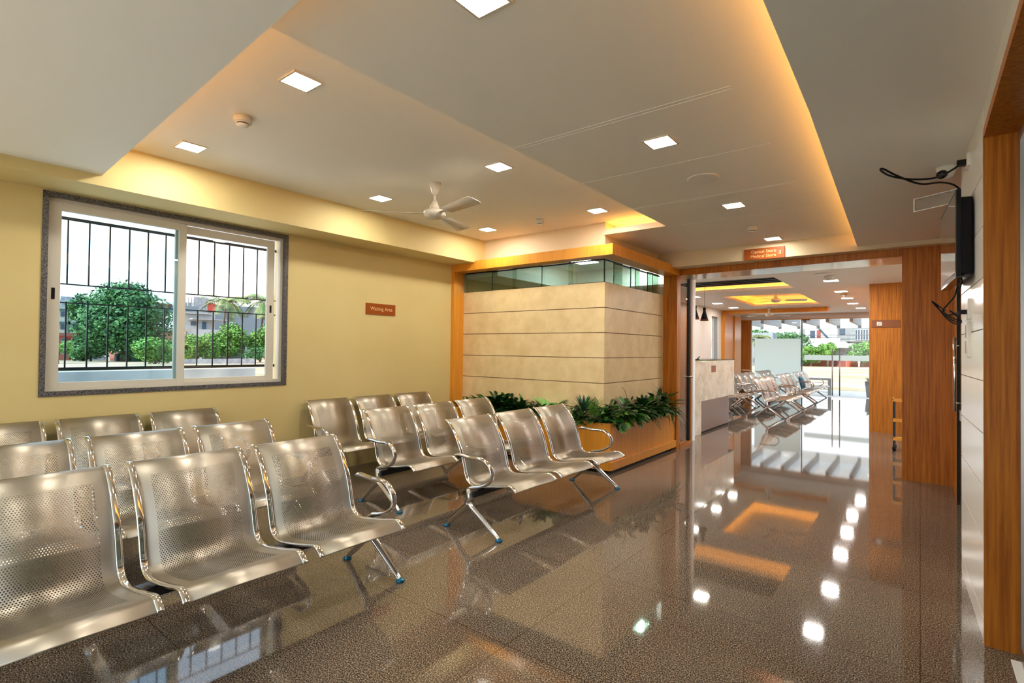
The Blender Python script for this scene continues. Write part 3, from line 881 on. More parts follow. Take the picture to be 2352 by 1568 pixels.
# wall signs on the far wood wall
sg = thing('wall_sign', (-0.45, 10.99, 1.80), 'dark brown strip sign with a white pictogram on the far wooden wall', 'sign')
t_ = MB(); t_.box(-0.665, -0.27, 10.985, 11.0, 1.808, 1.932); t_.build('plate', 'sign_dark', sg, world=True)
t_ = MB(); t_.box(-0.590, -0.520, 10.982, 10.985, 1.836, 1.900); t_.build('pictogram', 'white_plastic', sg, world=True)
t_ = MB(); t_.sweep([(-0.575, 10.981, 1.85), (-0.535, 10.981, 1.887)], rrect(0.001, 0.004), side=(0, 1, 0)); t_.build('slash', 'sign_dark', sg, world=True)

# ------------------------------------------------------------------ TV wall fittings
tv = thing('television', (0.16, 3.98, 1.76), 'flat black television mounted on the pale tiled wall', 'television')
t_ = MB(); t_.prism([(0.150, 3.63), (0.106, 4.35), (0.128, 4.352), (0.172, 3.632)], 1.775, 2.238); t_.build('casing', 'black_plastic', tv, world=True, bevel=0.003)
t_ = MB(); t_.prism([(0.1472, 3.650), (0.1052, 4.330), (0.1066, 4.330), (0.1486, 3.650)], 1.797, 2.220); t_.build('screen', 'screen_gloss', tv, world=True)
t_ = MB(); t_.prism([(0.168, 3.645), (0.128, 4.32), (xw(4.28)-0.004, 4.28), (xw(3.66)-0.004, 3.665)], 1.785, 2.20); t_.build('back_cover', 'black_plastic', tv, world=True, bevel=0.01)
t_ = MB(); t_.prism([(0.19, 3.80), (0.17, 4.15), (xw(4.15), 4.15), (xw(3.80), 3.80)], 1.86, 2.06); t_.box(0.165, 0.228, 3.86, 3.90, 2.06, 2.14); t_.build('wall_bracket', 'black_plastic', tv, world=True)
t_ = MB(); t_.prism([(0.148, 3.632), (0.105, 4.348), (0.150, 4.34), (0.192, 3.64)], 1.766, 1.776); t_.build('lower_bezel', 'black_gloss', tv, world=True)
# cctv
cc = thing('security_camera', (0.135, 4.28, 2.545), 'white dome security camera on the ceiling above the television', 'camera')
t_ = MB(); t_.lathe([(0.050, -0.030), (0.056, -0.020), (0.058, 0.0)], 0, 0, 28); t_.build('base', 'white_plastic', cc, smooth=True)
t_ = MB(); t_.lathe([(0.010, -0.078), (0.030, -0.068), (0.042, -0.048), (0.046, -0.030), (0.046, -0.02)], -0.004, -0.006, 24); t_.build('ball', 'white_plastic', cc, smooth=True)
t_ = MB(); t_.sweep([(-0.020, -0.034, -0.050), (-0.032, -0.058, -0.062)], ring(0.026, 18)); t_.build('lens', 'black_gloss', cc, smooth=True)
# acrylic exit board
ab = thing('acrylic_board', (0.09, 4.42, 2.33), 'clear acrylic board sticking out from the wall above the television', 'board')
t_ = MB(); t_.prism([(-0.030, 4.50), (0.205, 4.36), (0.207, 4.37), (-0.028, 4.51)], 2.335, 2.415)
t_.build('panel', 'acrylic', ab, world=True)
t_ = MB()
for f in (0.08, 0.45, 0.72): t_.box(-0.030+0.235*f, -0.012+0.235*f, 4.50-0.14*f-0.012, 4.50-0.14*f+0.012, 2.410, 2.422)
t_.build('clip', 'chrome', ab, world=True)
t_ = MB()
t_.prism([(-0.032, 4.499), (0.205, 4.358), (0.207, 4.371), (-0.030, 4.512)], 2.415, 2.420); t_.prism([(-0.032, 4.499), (0.205, 4.358), (0.207, 4.371), (-0.030, 4.512)], 2.330, 2.335); t_.prism([(-0.036, 4.500), (-0.030, 4.498), (-0.028, 4.512), (-0.034, 4.514)], 2.330, 2.420)
t_.build('edge_strip', 'white_plastic', ab, world=True)
t_ = MB(); t_.prism([(0.170, 4.345), (0.212, 4.32), (0.222, 4.34), (0.18, 4.375)], 2.345, 2.405); t_.build('mounting_block', 'acrylic', ab, world=True)
# socket high on wall with plug and cable loop
so_ = thing('wall_socket', (0.225, 3.93, 2.42), 'white socket high on the tiled wall with a black plug', 'socket')
t_ = MB(); t_.box(xw(3.92)-0.012, xw(3.92)+0.004, 3.86, 3.98, 2.42, 2.49); t_.build('plate', 'white_plastic', so_, world=True)
t_ = MB(); t_.box(0.165, 0.207, 3.89, 3.93, 2.435, 2.465); t_.build('plug', 'black_plastic', so_, world=True)
cb = MB(); cb.tube(spline([(0.180, 3.91, 2.45), (0.150, 3.90, 2.42), (0.07, 3.78, 2.355), (-0.04, 3.66, 2.335), (-0.13, 3.60, 2.355), (-0.175, 3.60, 2.395), (-0.165, 3.61, 2.405), (-0.10, 3.66, 2.365), (0.0, 3.75, 2.325), (0.09, 3.86, 2.345), (0.15, 3.95, 2.345), (0.185, 4.0, 2.32)], 6), 0.0055, 8)
tag(recenter(cb.build('power_cable', 'black_plastic', smooth=True)), 'black cable looping out into the room from the high wall socket', 'cable')
s2_ = thing('wall_socket', (0.21, 3.92, 1.55), 'small white socket plate under the television holding a plug', 'socket')
t_ = MB(); t_.box(xw(3.9)-0.012, xw(3.9)+0.004, 3.815, 4.0, 1.558, 1.668); t_.build('plate', 'white_plastic', s2_, world=True)
t_ = MB(); t_.box(0.165, 0.206, 3.86, 3.89, 1.585, 1.61); t_.build('plug', 'black_plastic', s2_, world=True)
s3_ = thing('switch_plate', (0.21, 3.92, 1.34), 'tall white switch plate on the pale tiles under the socket', 'switch')
t_ = MB(); t_.box(xw(3.9)-0.012, xw(3.9)+0.004, 3.815, 3.99, 1.345, 1.545); t_.build('plate', 'white_plastic', s3_, world=True, bevel=0.002)
for z in (1.365, 1.455):
    t_ = MB(); t_.box(xw(3.9)-0.016, xw(3.9)-0.010, 3.85, 3.955, z, z+0.07); t_.build('rocker', 'gloss_white', s3_, world=True)
cb = MB(); cb.tube(spline([(0.185, 3.82, 1.765), (0.17, 3.80, 1.72), (0.155, 3.85, 1.70), (0.165, 3.86, 1.74), (0.15, 3.80, 1.68), (0.118, 3.74, 1.63), (0.10, 3.72, 1.60), (0.12, 3.75, 1.575), (0.155, 3.80, 1.585), (0.185, 3.86, 1.597)], 6), 0.004, 8)
for k in range(3):
    q = 0.012*k
    cb.tube(spline([(0.108, 3.73, 1.60), (0.075-q, 3.68, 1.625+q), (0.085, 3.69, 1.60), (0.12, 3.74, 1.575-q), (0.16, 3.80, 1.55-q), (0.168+q/2, 3.82, 1.57-q), (0.13, 3.76, 1.60)], 5), 0.0035, 7)
tag(recenter(cb.build('power_cable', 'black_plastic', smooth=True)), 'bundled black cable dangling below the television', 'cable')


# ------------------------------------------------------------------ plants in the planter
rnd = random.Random(7)
def leaf(mb, base, d, length, width, droop=0.3, fold=0.15, seg=6, shape=0.5, mi=0):
    """curved pointed blade: base point, direction, droop = how far it bends down"""
    d = Vector(d).normalized()
    side = d.cross(Vector((0, 0, 1)))
    if side.length < 0.1: side = Vector((1, 0, 0))
    side.normalize()
    p = Vector(base); st = length/seg
    n0 = len(mb.v)
    cur = d.copy()
    for i in range(seg+1):
        f = i/seg
        wd = width*0.5*(math.sin(PI*min(1, f**shape*0.98+0.02))**0.8) if i < seg else 0.0004
        if i == 0: wd = width*0.08
        nrm = side.cross(cur).normalized()
        mb.v.append(tuple(p-side*wd-nrm*(-fold*wd)))
        mb.v.append(tuple(p))
        mb.v.append(tuple(p+side*wd+nrm*(fold*wd)))
        cur = (cur+Vector((0, 0, -droop/seg))).normalized()
        p = p+cur*st
    for i in range(seg):
        a = n0+i*3
        mb.f += [(a, a+1, a+4, a+3), (a+1, a+2, a+5, a+4)]; mb.m += [mi, mi]
def rdir(r, lo=0.1, hi=1.0):
    a = r.uniform(0, 2*PI)
    return Vector((math.cos(a), math.sin(a), r.uniform(lo, hi)))
def plant(kind, x, y, label, group=None, sc=1.0, z=0.50, lean=(0, 0)):
    sc *= {'clump': 1.55, 'ivy': 1.4, 'broad': 1.45, 'blades': 1.4, 'veined': 1.5, 'rosette': 1.35, 'palmlet': 1.25, 'fern': 1.2, 'spider': 1.15, 'frond': 1.0}[kind]
    z += {'clump': 0.05, 'ivy': 0.06, 'broad': 0.03, 'veined': 0.06, 'rosette': 0.07, 'palmlet': 0.02, 'fern': 0.04, 'spider': 0.05, 'blades': 0.03, 'frond': 0.0}[kind]
    r = random.Random(int(x*977+y*613))
    mb = MB(); B = Vector((0, 0, 0))
    ln = Vector((lean[0], lean[1], 0))
    mat = ['leaf_dark']
    if kind == 'clump':
        mat = ['leaf_dark', 'leaf_mid']
        for i in range(95):
            q = rdir(r, -0.35, 1.2)+ln*0.8
            ba = q.normalized()*r.uniform(0.02, 0.11)*sc
            ba.z = abs(ba.z)*1.1+r.uniform(-0.02, 0.03)
            leaf(mb, ba, q+Vector((0, 0, 0.15)), r.uniform(0.045, 0.085)*sc, r.uniform(0.026, 0.040)*sc, 0.7, 0.2, 4, 0.7, 1 if r.random() < 0.25 else 0)
    elif kind == 'ivy':
        mat = ['leaf_dark', 'leaf_yellow', 'leaf_mid']
        for i in range(85):
            q = rdir(r, -0.5, 1.0)+ln
            ba = q.normalized()*r.uniform(0.02, 0.13)*sc
            ba.z = ba.z*0.9+0.03
            leaf(mb, ba, q, r.uniform(0.05, 0.08)*sc, r.uniform(0.03, 0.045)*sc, 0.8, 0.2, 4, 0.6, r.choice((0, 0, 2, 2, 1)))
    elif kind == 'broad':
        mat = ['leaf_mid', 'leaf_dark']
        for i in range(11):
            q = rdir(r, 0.7, 2.4)+ln
            leaf(mb, B, q, r.uniform(0.15, 0.21)*sc, r.uniform(0.034, 0.046)*sc, r.uniform(0.5, 1.3), 0.25, 7, 0.75, i % 2)
    elif kind == 'blades':
        mat = ['leaf_mid']
        for i in range(16):
            q = rdir(r, 0.9, 2.5)+ln
            leaf(mb, B, q, r.uniform(0.16, 0.24)*sc, r.uniform(0.012, 0.02)*sc, r.uniform(1.0, 2.0), 0.3, 8, 0.4)
    elif kind == 'veined':
        mat = ['leaf_veined']
        for i in range(7):
            q = rdir(r, 0.5, 1.6)+ln
            st = q.normalized()*0.07*sc
            leaf(mb, B+st, q+Vector((0, 0, 0.2)), r.uniform(0.10, 0.13)*sc, r.uniform(0.075, 0.095)*sc, 0.9, 0.12, 7, 0.62)
            mb.tube([(0, 0, 0), tuple(st)], 0.002, 5)
    elif kind == 'rosette':
        mat = ['leaf_blue']
        for i in range(46):
            q = rdir(r, 0.25, 2.6)+ln
            leaf(mb, (0, 0, 0.05*sc), q, r.uniform(0.09, 0.13)*sc, 0.016*sc, 0.15, 0.4, 5, 0.8)
    elif kind == 'palmlet':
        mat = ['leaf_bright']
        for i in range(5):
            q = rdir(r, 0.7, 2.4)*0.6+ln
            q.normalize()
            mb.tube([(0, 0, 0), tuple(q*0.16*sc)], 0.0022, 5)
            for k in range(14):
                pb = q*(0.05+0.11*k/14)*sc
                sd = q.cross(Vector((0, 0, 1))).normalized()*(1 if k % 2 else -1)
                leaf(mb, pb, sd*0.8+q*1.1, 0.075*sc, 0.009*sc, 0.2, 0.3, 4, 0.5)
    elif kind == 'fern':
        mat = ['leaf_mid', 'leaf_dark']
        for i in range(9):
            q = rdir(r, 0.5, 1.8)+ln*1.2
            q.normalize()
            p = Vector((0, 0, 0)); cur = q.copy(); Lf = r.uniform(0.20, 0.30)*sc; K = 18
            pts = [tuple(p)]
            for k in range(K):
                cur = (cur+Vector((0, 0, -0.085))).normalized(); p = p+cur*(Lf/K)
                pts.append(tuple(p))
                f = k/K
                ll = 0.05*sc*math.sin(PI*(0.12+0.85*f))
                sd = cur.cross(Vector((0, 0, 1))).normalized()
                for sg_ in (-1, 1):
                    leaf(mb, p, sd*sg_+cur*0.55, ll, 0.0085*sc, 0.3, 0.2, 3, 0.5, i % 2)
            mb.tube(pts, 0.0014, 4)
    elif kind == 'spider':
        mat = ['leaf_dark', 'leaf_mid']
        for i in range(26):
            q = rdir(r, 0.5, 1.5)+ln*1.3
            leaf(mb, B, q, r.uniform(0.22, 0.34)*sc, 0.016*sc, r.uniform(1.8, 3.0), 0.35, 10, 0.4, i % 2)
    elif kind == 'frond':
        mat = ['leaf_dark']
        p = Vector((0, 0, 0)); cur = Vector((0.05, -0.15, 1.0)); K = 24; pts = [tuple(p)]
        for k in range(K):
            cur = (cur+Vector((-0.03 if k > 8 else 0.03, -0.03, -0.01))).normalized(); p = p+cur*(0.30*sc/K); pts.append(tuple(p))
            ll = 0.035*sc*(1-k/K)+0.004
            for sg_ in (-1, 1): leaf(mb, p, Vector((0.6*sg_, 0.7*sg_, 0.4)), ll, 0.009, 0.2, 0.2, 3, 0.5)
        mb.tube(pts, 0.002, 5)
    vv = []
    for (px_, py_, pz_) in mb.v:
        wx, wy = px_+x, py_+y
        if y < 5.37: wy = min(wy, 5.368)
        else: wx = max(wx, -2.851); wy = min(wy, 7.30) if wx > -2.65 else min(wy, 7.112)
        wx = max(wx, -5.068 if wy > 5.19 and pz_+z < 2 else -5.12)
        vv.append((wx-x, wy-y, max(pz_, -0.06) if (wx < -2.70 and wy > 5.23) else pz_))
    mb.v = vv
    o = mb.build('potted_plant', mat, smooth=True, angle=180)
    o.name = 'potted_plant'
    o.location = (x, y, z)
    tag(o, label, 'plant', group)
    return o
P1 = 5.275
G1 = 'dark leafy clumps in the planter'
plant('blades', -4.98, P1, 'wispy arching grass plant at the wall end of the planter', sc=1.1)
plant('broad', -4.82, P1, 'broad-leaved plant second from the cream wall in the planter', sc=0.95)
plant('broad', -4.64, P1, 'broad upright leaves right of the wooden post in the planter', sc=1.1)
plant('clump', -4.42, P1, 'dark leafy clump rising behind the middle bench backs', G1, sc=1.25)
plant('clump', -4.20, P1, 'dark leafy clump in the middle of the long planter side', G1, sc=1.2)
plant('clump', -4.00, P1, 'low dark clump just left of the sword-leaved plants', G1, sc=0.9)
plant('clump', -4.55, P1+0.01, 'dark clump squeezed beside the broad upright leaves near the wooden post', G1, sc=1.1)
plant('clump', -4.31, P1+0.01, 'dark clump wedged in the first third of the long planter side', G1, sc=1.25)
plant('clump', -4.09, P1+0.01, 'dark clump wedged halfway along the long planter side', G1, sc=1.1)
plant('broad', -3.92, P1, 'tall sword leaves rising from the dark clumps', sc=1.15)
plant('clump', -3.70, P1+0.01, 'low dark clump under the sword leaves', G1, sc=0.85)
plant('clump', -3.28, P1+0.01, 'low dark clump between pale veined plant and rosette', G1, sc=0.85)
plant('broad', -3.82, P1, 'plant of upright sword leaves left of the pale veined leaves', sc=1.0)
plant('broad', -3.62, P1, 'upright leaves directly beside the pale veined plant', sc=0.85)
plant('veined', -3.52, P1-0.02, 'lime green plant with pale veins above the bench back', sc=1.15)
plant('broad', -3.40, P1, 'small broad leaves right of the pale veined plant', sc=0.7)
plant('blades', -3.22, P1, 'arching strap leaves left of the blue-green rosette', sc=0.9)
plant('rosette', -3.06, P1-0.02, 'spiky blue-green rosette by the corner of the tiled wall', sc=1.25)
plant('clump', -3.06, P1-0.05, 'dark clump below the blue-green rosette', G1, sc=0.7, z=0.49)
plant('palmlet', -2.90, P1-0.05, 'bright green palmlet at the planter corner', sc=1.45)
plant('clump', -2.80, 5.32, 'dark clump filling the outer corner of the planter', G1, sc=1.0)
X2 = -2.755
plant('ivy', X2, 5.50, 'yellow-tipped ivy just round the planter corner', sc=1.3, lean=(0.25, 0))
plant('ivy', X2+0.02, 5.72, 'ivy with pale leaves hanging over the front panel', sc=1.25, lean=(0.6, 0))
plant('frond', X2-0.03, 5.80, 'single tall thin fern frond sticking up against the tiles', sc=1.35, z=0.60)
plant('fern', X2, 5.92, 'feathery fern below the tall single frond', sc=1.0, lean=(0.2, 0))
plant('clump', X2, 6.05, 'dark bushy clump between the two ferns', G1, sc=1.35)
plant('fern', X2+0.03, 6.25, 'fern drooping low over the planter front panel', sc=1.2, lean=(1.2, -0.1))
plant('clump', X2, 6.38, 'dark bushy clump beyond the drooping fern', G1, sc=1.35)
plant('ivy', X2, 6.55, 'small-leaved pale bush towards the glass door end', sc=1.15, lean=(0.2, 0))
plant('clump', X2, 6.75, 'dark bushy clump next to the spider plant', G1, sc=1.45)
plant('spider', X2+0.02, 6.92, 'spider plant arching past the wooden post at the planter end', sc=1.3, lean=(0.6, 0.15))

# ------------------------------------------------------------------ far hall
HZ = 2.565
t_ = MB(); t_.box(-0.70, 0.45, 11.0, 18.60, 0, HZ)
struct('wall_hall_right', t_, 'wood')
w3 = MB()
for y in (7.66, 8.75, 9.85, 10.94): w3.box(0.42, 0.50, y, y+0.06, 0, HZ)
w3 = struct('window_added_hall', w3, 'window_frame')  # hidden glazed wall added to bring daylight into the hall
t_ = MB(); t_.box(0.45, 0.46, 7.72, 10.94, 0.01, HZ-0.01); t_.build('glass_pane', 'glass_clear', w3)
t_ = MB(); t_.box(-4.80, -4.60, 8.05, 14.95, 0, 3.0); t_.box(-4.80, -4.60, 15.65, 17.5, 0, 3.0); t_.box(-4.95, -4.72, 17.5, 18.60, 0, 3.0)
t_.box(-4.80, -4.60, 14.95, 15.65, 0, 0.5); t_.box(-4.80, -4.60, 14.95, 15.65, 2.35, 3.0)
struct('wall_hall_left', t_, 'white_paint')
w2 = MB(); rect_ring(w2, -4.74, -4.66, 14.95, 15.65, 0.5, 2.35, 0.04)
w2 = struct('window_2', w2, 'house_white')
t_ = MB(); t_.box(-4.71, -4.70, 14.99, 15.61, 0.54, 2.31); t_.build('glass_pane', 'glass_clear', w2)
t_ = MB()
for i in range(5): t_.box(-4.77, -4.76, 15.05+i*0.12, 15.06+i*0.12, 0.5, 2.35)
for z in (1.0, 1.7, 2.0): t_.box(-4.77, -4.76, 14.97, 15.63, z, z+0.012)
t_.build('grille', 'terracotta_dark', w2)
t_ = MB(); t_.box(-4.60, -4.50, 15.85, 16.75, 0, 2.455); t_.box(-4.60, -4.47, 16.78, 17.5, 0, 2.455)
struct('wall_hall_left', t_, 'wood_light')
# hall ceiling with two recesses
t_ = MB()
t_.box(-4.80, 0.5, 7.70, 9.20, HZ, 2.62); t_.box(-1.86, 0.5, 9.20, 10.90, HZ, 2.62)
t_.box(-4.80, 0.5, 10.90, 11.92, HZ, 2.62); t_.box(-4.80, -3.44, 11.92, 14.85, HZ, 2.62); t_.box(-1.94, 0.5, 11.92, 14.85, HZ, 2.62)
t_.box(-4.80, 0.5, 14.85, 18.60, HZ, 2.62)
hc = struct('ceiling', t_, 'white_paint')
t_ = MB(); t_.box(-4.8, -1.6, 9.0, 11.1, 2.80, 2.84); t_.box(-1.66, -1.6, 9.0, 11.1, 2.62, 2.80); t_.box(-4.8, -1.6, 11.07, 11.1, 2.62, 2.80)
t_.box(-4.8, -1.86, 9.2, 9.98, 2.665, 2.68)
t_.build('recess_top', 'white_paint', hc)
t_ = MB(); t_.box(-3.70, -1.68, 11.70, 15.10, 2.80, 2.84)
t_.box(-1.70, -1.66, 11.70, 15.10, 2.62, 2.80); t_.box(-3.72, -3.68, 11.70, 15.10, 2.62, 2.80); t_.box(-3.7, -1.68, 11.68, 11.72, 2.62, 2.80); t_.box(-3.7, -1.68, 15.08, 15.12, 2.62, 2.80)
t_.build('recess_top', 'white_paint', hc)
t_ = MB(); t_.box(-1.78, -1.76, 11.8, 15.0, 2.625, 2.635); t_.box(-3.62, -3.60, 11.8, 15.0, 2.625, 2.635); t_.box(-3.5, -1.9, 11.78, 11.80, 2.625, 2.635); t_.box(-3.5, -1.9, 15.0, 15.02, 2.625, 2.635)
t_.box(-4.6, -1.8, 10.98, 11.0, 2.625, 2.635); t_.box(-1.76, -1.74, 9.3, 10.9, 2.625, 2.635)
t_.build('cove_light_strip', 'cove_led_hall', hc)
for i in range(4):
    t_ = MB(); y = 9.24+i*0.21
    t_.box(-4.6, -1.88, y, y+0.09, HZ+0.002, 2.61); t_.build('ceiling_slat', 'black_plastic', hc)
bmw = MB(); bmw.box(-4.60, -1.92, 15.95, 16.25, 2.455, HZ)
struct('trim_11', bmw, 'wood_light')
t_ = MB(); t_.box(-4.72, -0.70, 18.50, 18.62, 2.415, HZ)
struct('wall_hall_front', t_, 'white_paint')
t_ = MB(); t_.box(-4.74, -0.70, 18.46, 18.60, 2.395, 2.415)
struct('trim_12', t_, 'wood_light')
t_ = MB(); t_.box(-4.72, -4.43, 18.48, 18.62, 0.0, 0.745); t_.box(-4.72, -4.43, 18.48, 18.62, 0.757, 2.395)
struct('trim_13', t_, 'wood')
t_ = MB(); t_.box(-4.95, -4.72, 18.5, 18.62, 0.0, 3.0)
struct('wall_hall_front', t_, 'white_paint')
# glass front
gf = MB(); gf.box(-4.43, -4.40, 18.53, 18.59, 0, 2.395)
gf = struct('window_3', gf, 'window_frame')
t_ = MB(); t_.box(-4.40, -2.93, 18.555, 18.567, 0.01, 2.395); t_.build('glass_pane', 'glass_clear', gf)
t_ = MB(); t_.box(-2.925, -0.70, 18.535, 18.547, 0.01, 2.395); t_.build('glass_pane', 'glass_clear', gf)
t_ = MB(); t_.box(-4.31, -2.96, 18.550, 18.554, 0.03, 1.797); t_.build('frosted_film', 'frosted_film', gf)
t_ = MB(); t_.box(-2.86, -0.70, 18.529, 18.533, 1.125, 1.285); t_.build('frosted_band', 'frosted_film', gf)
t_ = MB(); t_.box(-2.945, -2.915, 18.52, 18.575, 0.0, 2.395); t_.build('glass_edge', 'concrete_blue', gf)
t_ = MB(); t_.box(-2.93, -2.70, 18.50, 18.53, 2.36, 2.395); t_.build('patch_fitting', 'wood', gf)
for x in (-2.10, -1.91):
    t_ = MB(); t_.tube([(x, 18.48, 0.06), (x, 18.48, 1.49)], 0.016, 10)
    for z in (0.25, 1.3): t_.tube([(x, 18.48, z), (x, 18.535, z)], 0.008, 6)
    t_.build('pull_handle', 'brushed_steel', gf, smooth=True)
# reception counter
rcn = thing('reception_counter', (-3.14, 9.4, 0), 'marble reception counter with a steel-clad lower front in the far hall', 'counter')
t_ = MB(); t_.box(-3.45, -2.83, 8.30, 10.60, 0.535, 1.20); t_.box(-3.45, -2.83, 8.30, 8.69, 0.0, 0.535); t_.build('marble_body', 'marble', rcn, world=True, bevel=0.003)
t_ = MB(); t_.box(-3.45, -2.835, 8.69, 10.22, 0.035, 0.535); t_.build('steel_front', 'brushed_steel', rcn, world=True)
t_ = MB(); t_.box(-3.45, -2.86, 8.69, 10.22, 0.0, 0.035); t_.build('plinth', 'black_plastic', rcn, world=True)
t_ = MB(); t_.box(-3.45, -2.83, 10.22, 10.24, 0.0, 0.535); t_.build('end_panel', 'chrome', rcn, world=True)
t_ = MB(); t_.box(-3.45, -2.82, 8.28, 10.62, 1.20, 1.222); t_.build('glass_top', 'glass_green', rcn, world=True)
t_ = MB(); t_.box(-2.832, -2.826, 9.20, 9.44, 1.0, 1.115); t_.build('name_plate', 'sign_dark', rcn, world=True)
st = thing('card_holder', (-2.95, 8.85, 1.222), 'tiny black stand on the reception counter top', 'stand')
t_ = MB(); t_.box(-0.03, 0.03, -0.02, 0.02, 0, 0.008); t_.build('base', 'black_plastic', st)
t_ = MB(); t_.sweep([(0, -0.01, 0.008), (0.01, 0.06, 0.045)], rrect(0.008, 0.008)); t_.build('arm', 'black_plastic', st)
for y, lab in ((9.42, 'black cone pendant lamp over the counter, partly hidden by the door frame'), (9.93, 'black cone pendant lamp hanging clear over the reception counter')):
    r = thing('pendant_lamp', (-3.19, y, 1.935), lab, 'lamp')
    t_ = MB(); t_.lathe([(0.080, 0.0), (0.072, 0.01), (0.030, 0.15), (0.024, 0.185), (0.030, 0.24), (0.012, 0.245)], 0, 0, 24, cap=False); t_.build('lamp_shade', 'black_plastic', r, smooth=True)
    t_ = MB(); t_.tube([(0, 0, 0.24), (0, 0, 0.865)], 0.003, 6); t_.build('cord', 'black_plastic', r)
    t_ = MB(); t_.lathe([(0.070, 0.006), (0.074, 0.010), (0.030, 0.10)], 0, 0, 20, cap=False); t_.build('inner_lining', 'red_paint', r, smooth=True)
# hall ceiling fittings
for i, (x, y) in enumerate(((-1.17, 10.12), (-1.22, 12.0), (-1.26, 13.55), (-1.29, 15.05), (-1.25, 16.7))):
    downlight((x, y, HZ), ('nearest', 'second', 'third', 'fourth', 'farthest')[i]+' square downlight of the right-hand row in the far hall', mat='downlight_hall', size=0.20)
for i, (x, y) in enumerate(((-3.95, 11.6), (-4.0, 13.45), (-4.03, 15.0))):
    downlight((x, y, HZ), ('nearest', 'middle', 'farthest')[i]+' square downlight of the left-hand row in the far hall', mat='downlight_dim', size=0.20)
downlight((-1.185, 8.475, HZ), 'hall downlight hidden above the lintel, on the walkway side', mat='downlight_hall', size=0.20)
downlight((-2.763, 8.517, HZ), 'hall downlight hidden above the lintel, near the counter', mat='downlight_dim', size=0.20)
sk = thing('ceiling_speaker', (-1.155, 9.18, HZ), 'flat round white speaker in the far hall ceiling', 'speaker')
t_ = MB(); t_.lathe([(0.125, 0), (0.13, -0.006), (0.11, -0.012)][::-1], 0, 0, 30); t_.build('rim', 'white_plastic', sk, smooth=True)
smoke(-1.13, 9.55, HZ, 'round smoke detector just beyond the hall speaker', 0.065)
smoke(-1.235, 12.6, HZ, 'round smoke detector between the hall downlights', 0.06)
fan((-2.45, 12.35, 2.80), 0.33, 0.60, 20, 'cream ceiling fan inside the orange-lit recess of the far hall')
fan((-3.20, 15.30, HZ), 0.22, 0.60, 165, 'cream ceiling fan in the far hall nearer the glass front')
# trolley beside the column
tr_ = thing('trolley', (-0.19, 9.15, 0), 'small black and wood three-tier trolley peeking from behind the column', 'trolley')
for x in (-0.285, -0.095):
    for y in (9.05, 9.28):
        t_ = MB(); t_.tube([(x, y, 0.07), (x, y, 0.70)], 0.013, 8); po_ = t_.build('post', 'tube_black', tr_, world=True)
        t_ = MB(); t_.lathe([(0.012, 0.0), (0.022, 0.01), (0.024, 0.03), (0.022, 0.05), (0.010, 0.07)], x, y, 12); q_ = t_.build('caster', 'black_plastic', tr_, world=True, smooth=True); q_.parent = po_
for z in (0.15, 0.41, 0.69):
    t_ = MB(); t_.box(-0.305, -0.075, 9.03, 9.30, z, z+0.018); t_.box(-0.305, -0.298, 9.03, 9.30, z+0.018, z+0.045); t_.box(-0.305, -0.075, 9.03, 9.037, z+0.018, z+0.045)
    t_.build('tray', 'wood_light', tr_, world=True)

# ------------------------------------------------------------------ outside the glass front
def gz_(x, y): return -0.05-0.0147*max(0, y-18.6)-0.011*max(0, -x-5.4)
import itertools
gx = [-260, -200, -150, -110, -80, -50, -25, -12, -5.4, 0, 20, 60]
gy = [-60, -20, 0, 18.6, 30, 60, 100, 150, 200, 260]
t_ = MB()
for x in gx:
    for y in gy: t_.v.append((x, y, gz_(x, y)))
for i in range(len(gx)-1):
    for j in range(len(gy)-1):
        a = i*len(gy)+j
        t_.f.append((a, a+len(gy), a+len(gy)+1, a+1)); t_.m.append(0)
struct('ground', t_, 'ground')
t_ = MB(); t_.box(-6.5, 4.0, 18.66, 22.5, -0.25, -0.02)
struct('floor', t_, 'paving')
# pergola canopy
pg = thing('canopy', (-2.9, 20.0, 2.30), 'white canopy with open rafters outside the glass front', 'canopy')
for i in range(9):
    x = -5.4+i*0.62
    t_ = MB(); t_.box(x, x+0.09, 18.68, 21.5, 2.30, 2.50); t_.build('rafter', 'house_white', pg, world=True)
t_ = MB(); t_.box(-5.6, 0.0, 21.5, 21.62, 2.22, 2.50); t_.build('edge_beam', 'house_white', pg, world=True)
t_ = MB(); t_.box(-5.6, 0.0, 18.68, 21.6, 2.50, 2.51); t_.build('glass_roof', 'glass_clear', pg, world=True)
for x in (-5.55, -0.25):
    t_ = MB(); t_.box(x, x+0.1, 21.5, 21.6, -0.3, 2.22); t_.build('post', 'house_white', pg, world=True)
rl = thing('handrail', (-2.9, 19.7, -0.02), 'low pale railing outside the glass front', 'railing')
t_ = MB(); t_.box(-3.9, -2.27, 19.68, 19.74, 0.47, 0.53); t_.build('top_rail', 'house_white', rl, world=True)
t_ = MB(); t_.box(-2.36, -2.27, 19.68, 19.74, -0.02, 0.47); t_.box(-3.9, -3.84, 19.68, 19.74, -0.02, 0.47); t_.build('post', 'house_white', rl, world=True)
for k in range(4):
    t_ = MB(); t_.box(-3.84, -2.36, 19.70, 19.72, 0.07+k*0.10, 0.085+k*0.10); t_.build('bar', 'house_white', rl, world=True)
pp = thing('flower_pot', (-1.25, 19.7, -0.02), 'tall pale planter with white flowers outside the glass front', 'flower pot')
t_ = MB(); t_.lathe([(0.07, 0.0), (0.12, 0.50)], 0, 0, 20); t_.build('pot', 'house_grey', pp, smooth=True)
t_ = MB()
for i in range(60):
    q = rdir(rnd, 0.3, 1.5); leaf(t_, Vector((0, 0, 0.5))+q.normalized()*rnd.uniform(0, 0.08), q, 0.09, 0.04, 0.5, 0.2, 4, 0.7, 0 if i % 2 else 1)
t_.build('flowers', ['flower_white', 'leaf_bright'], pp)

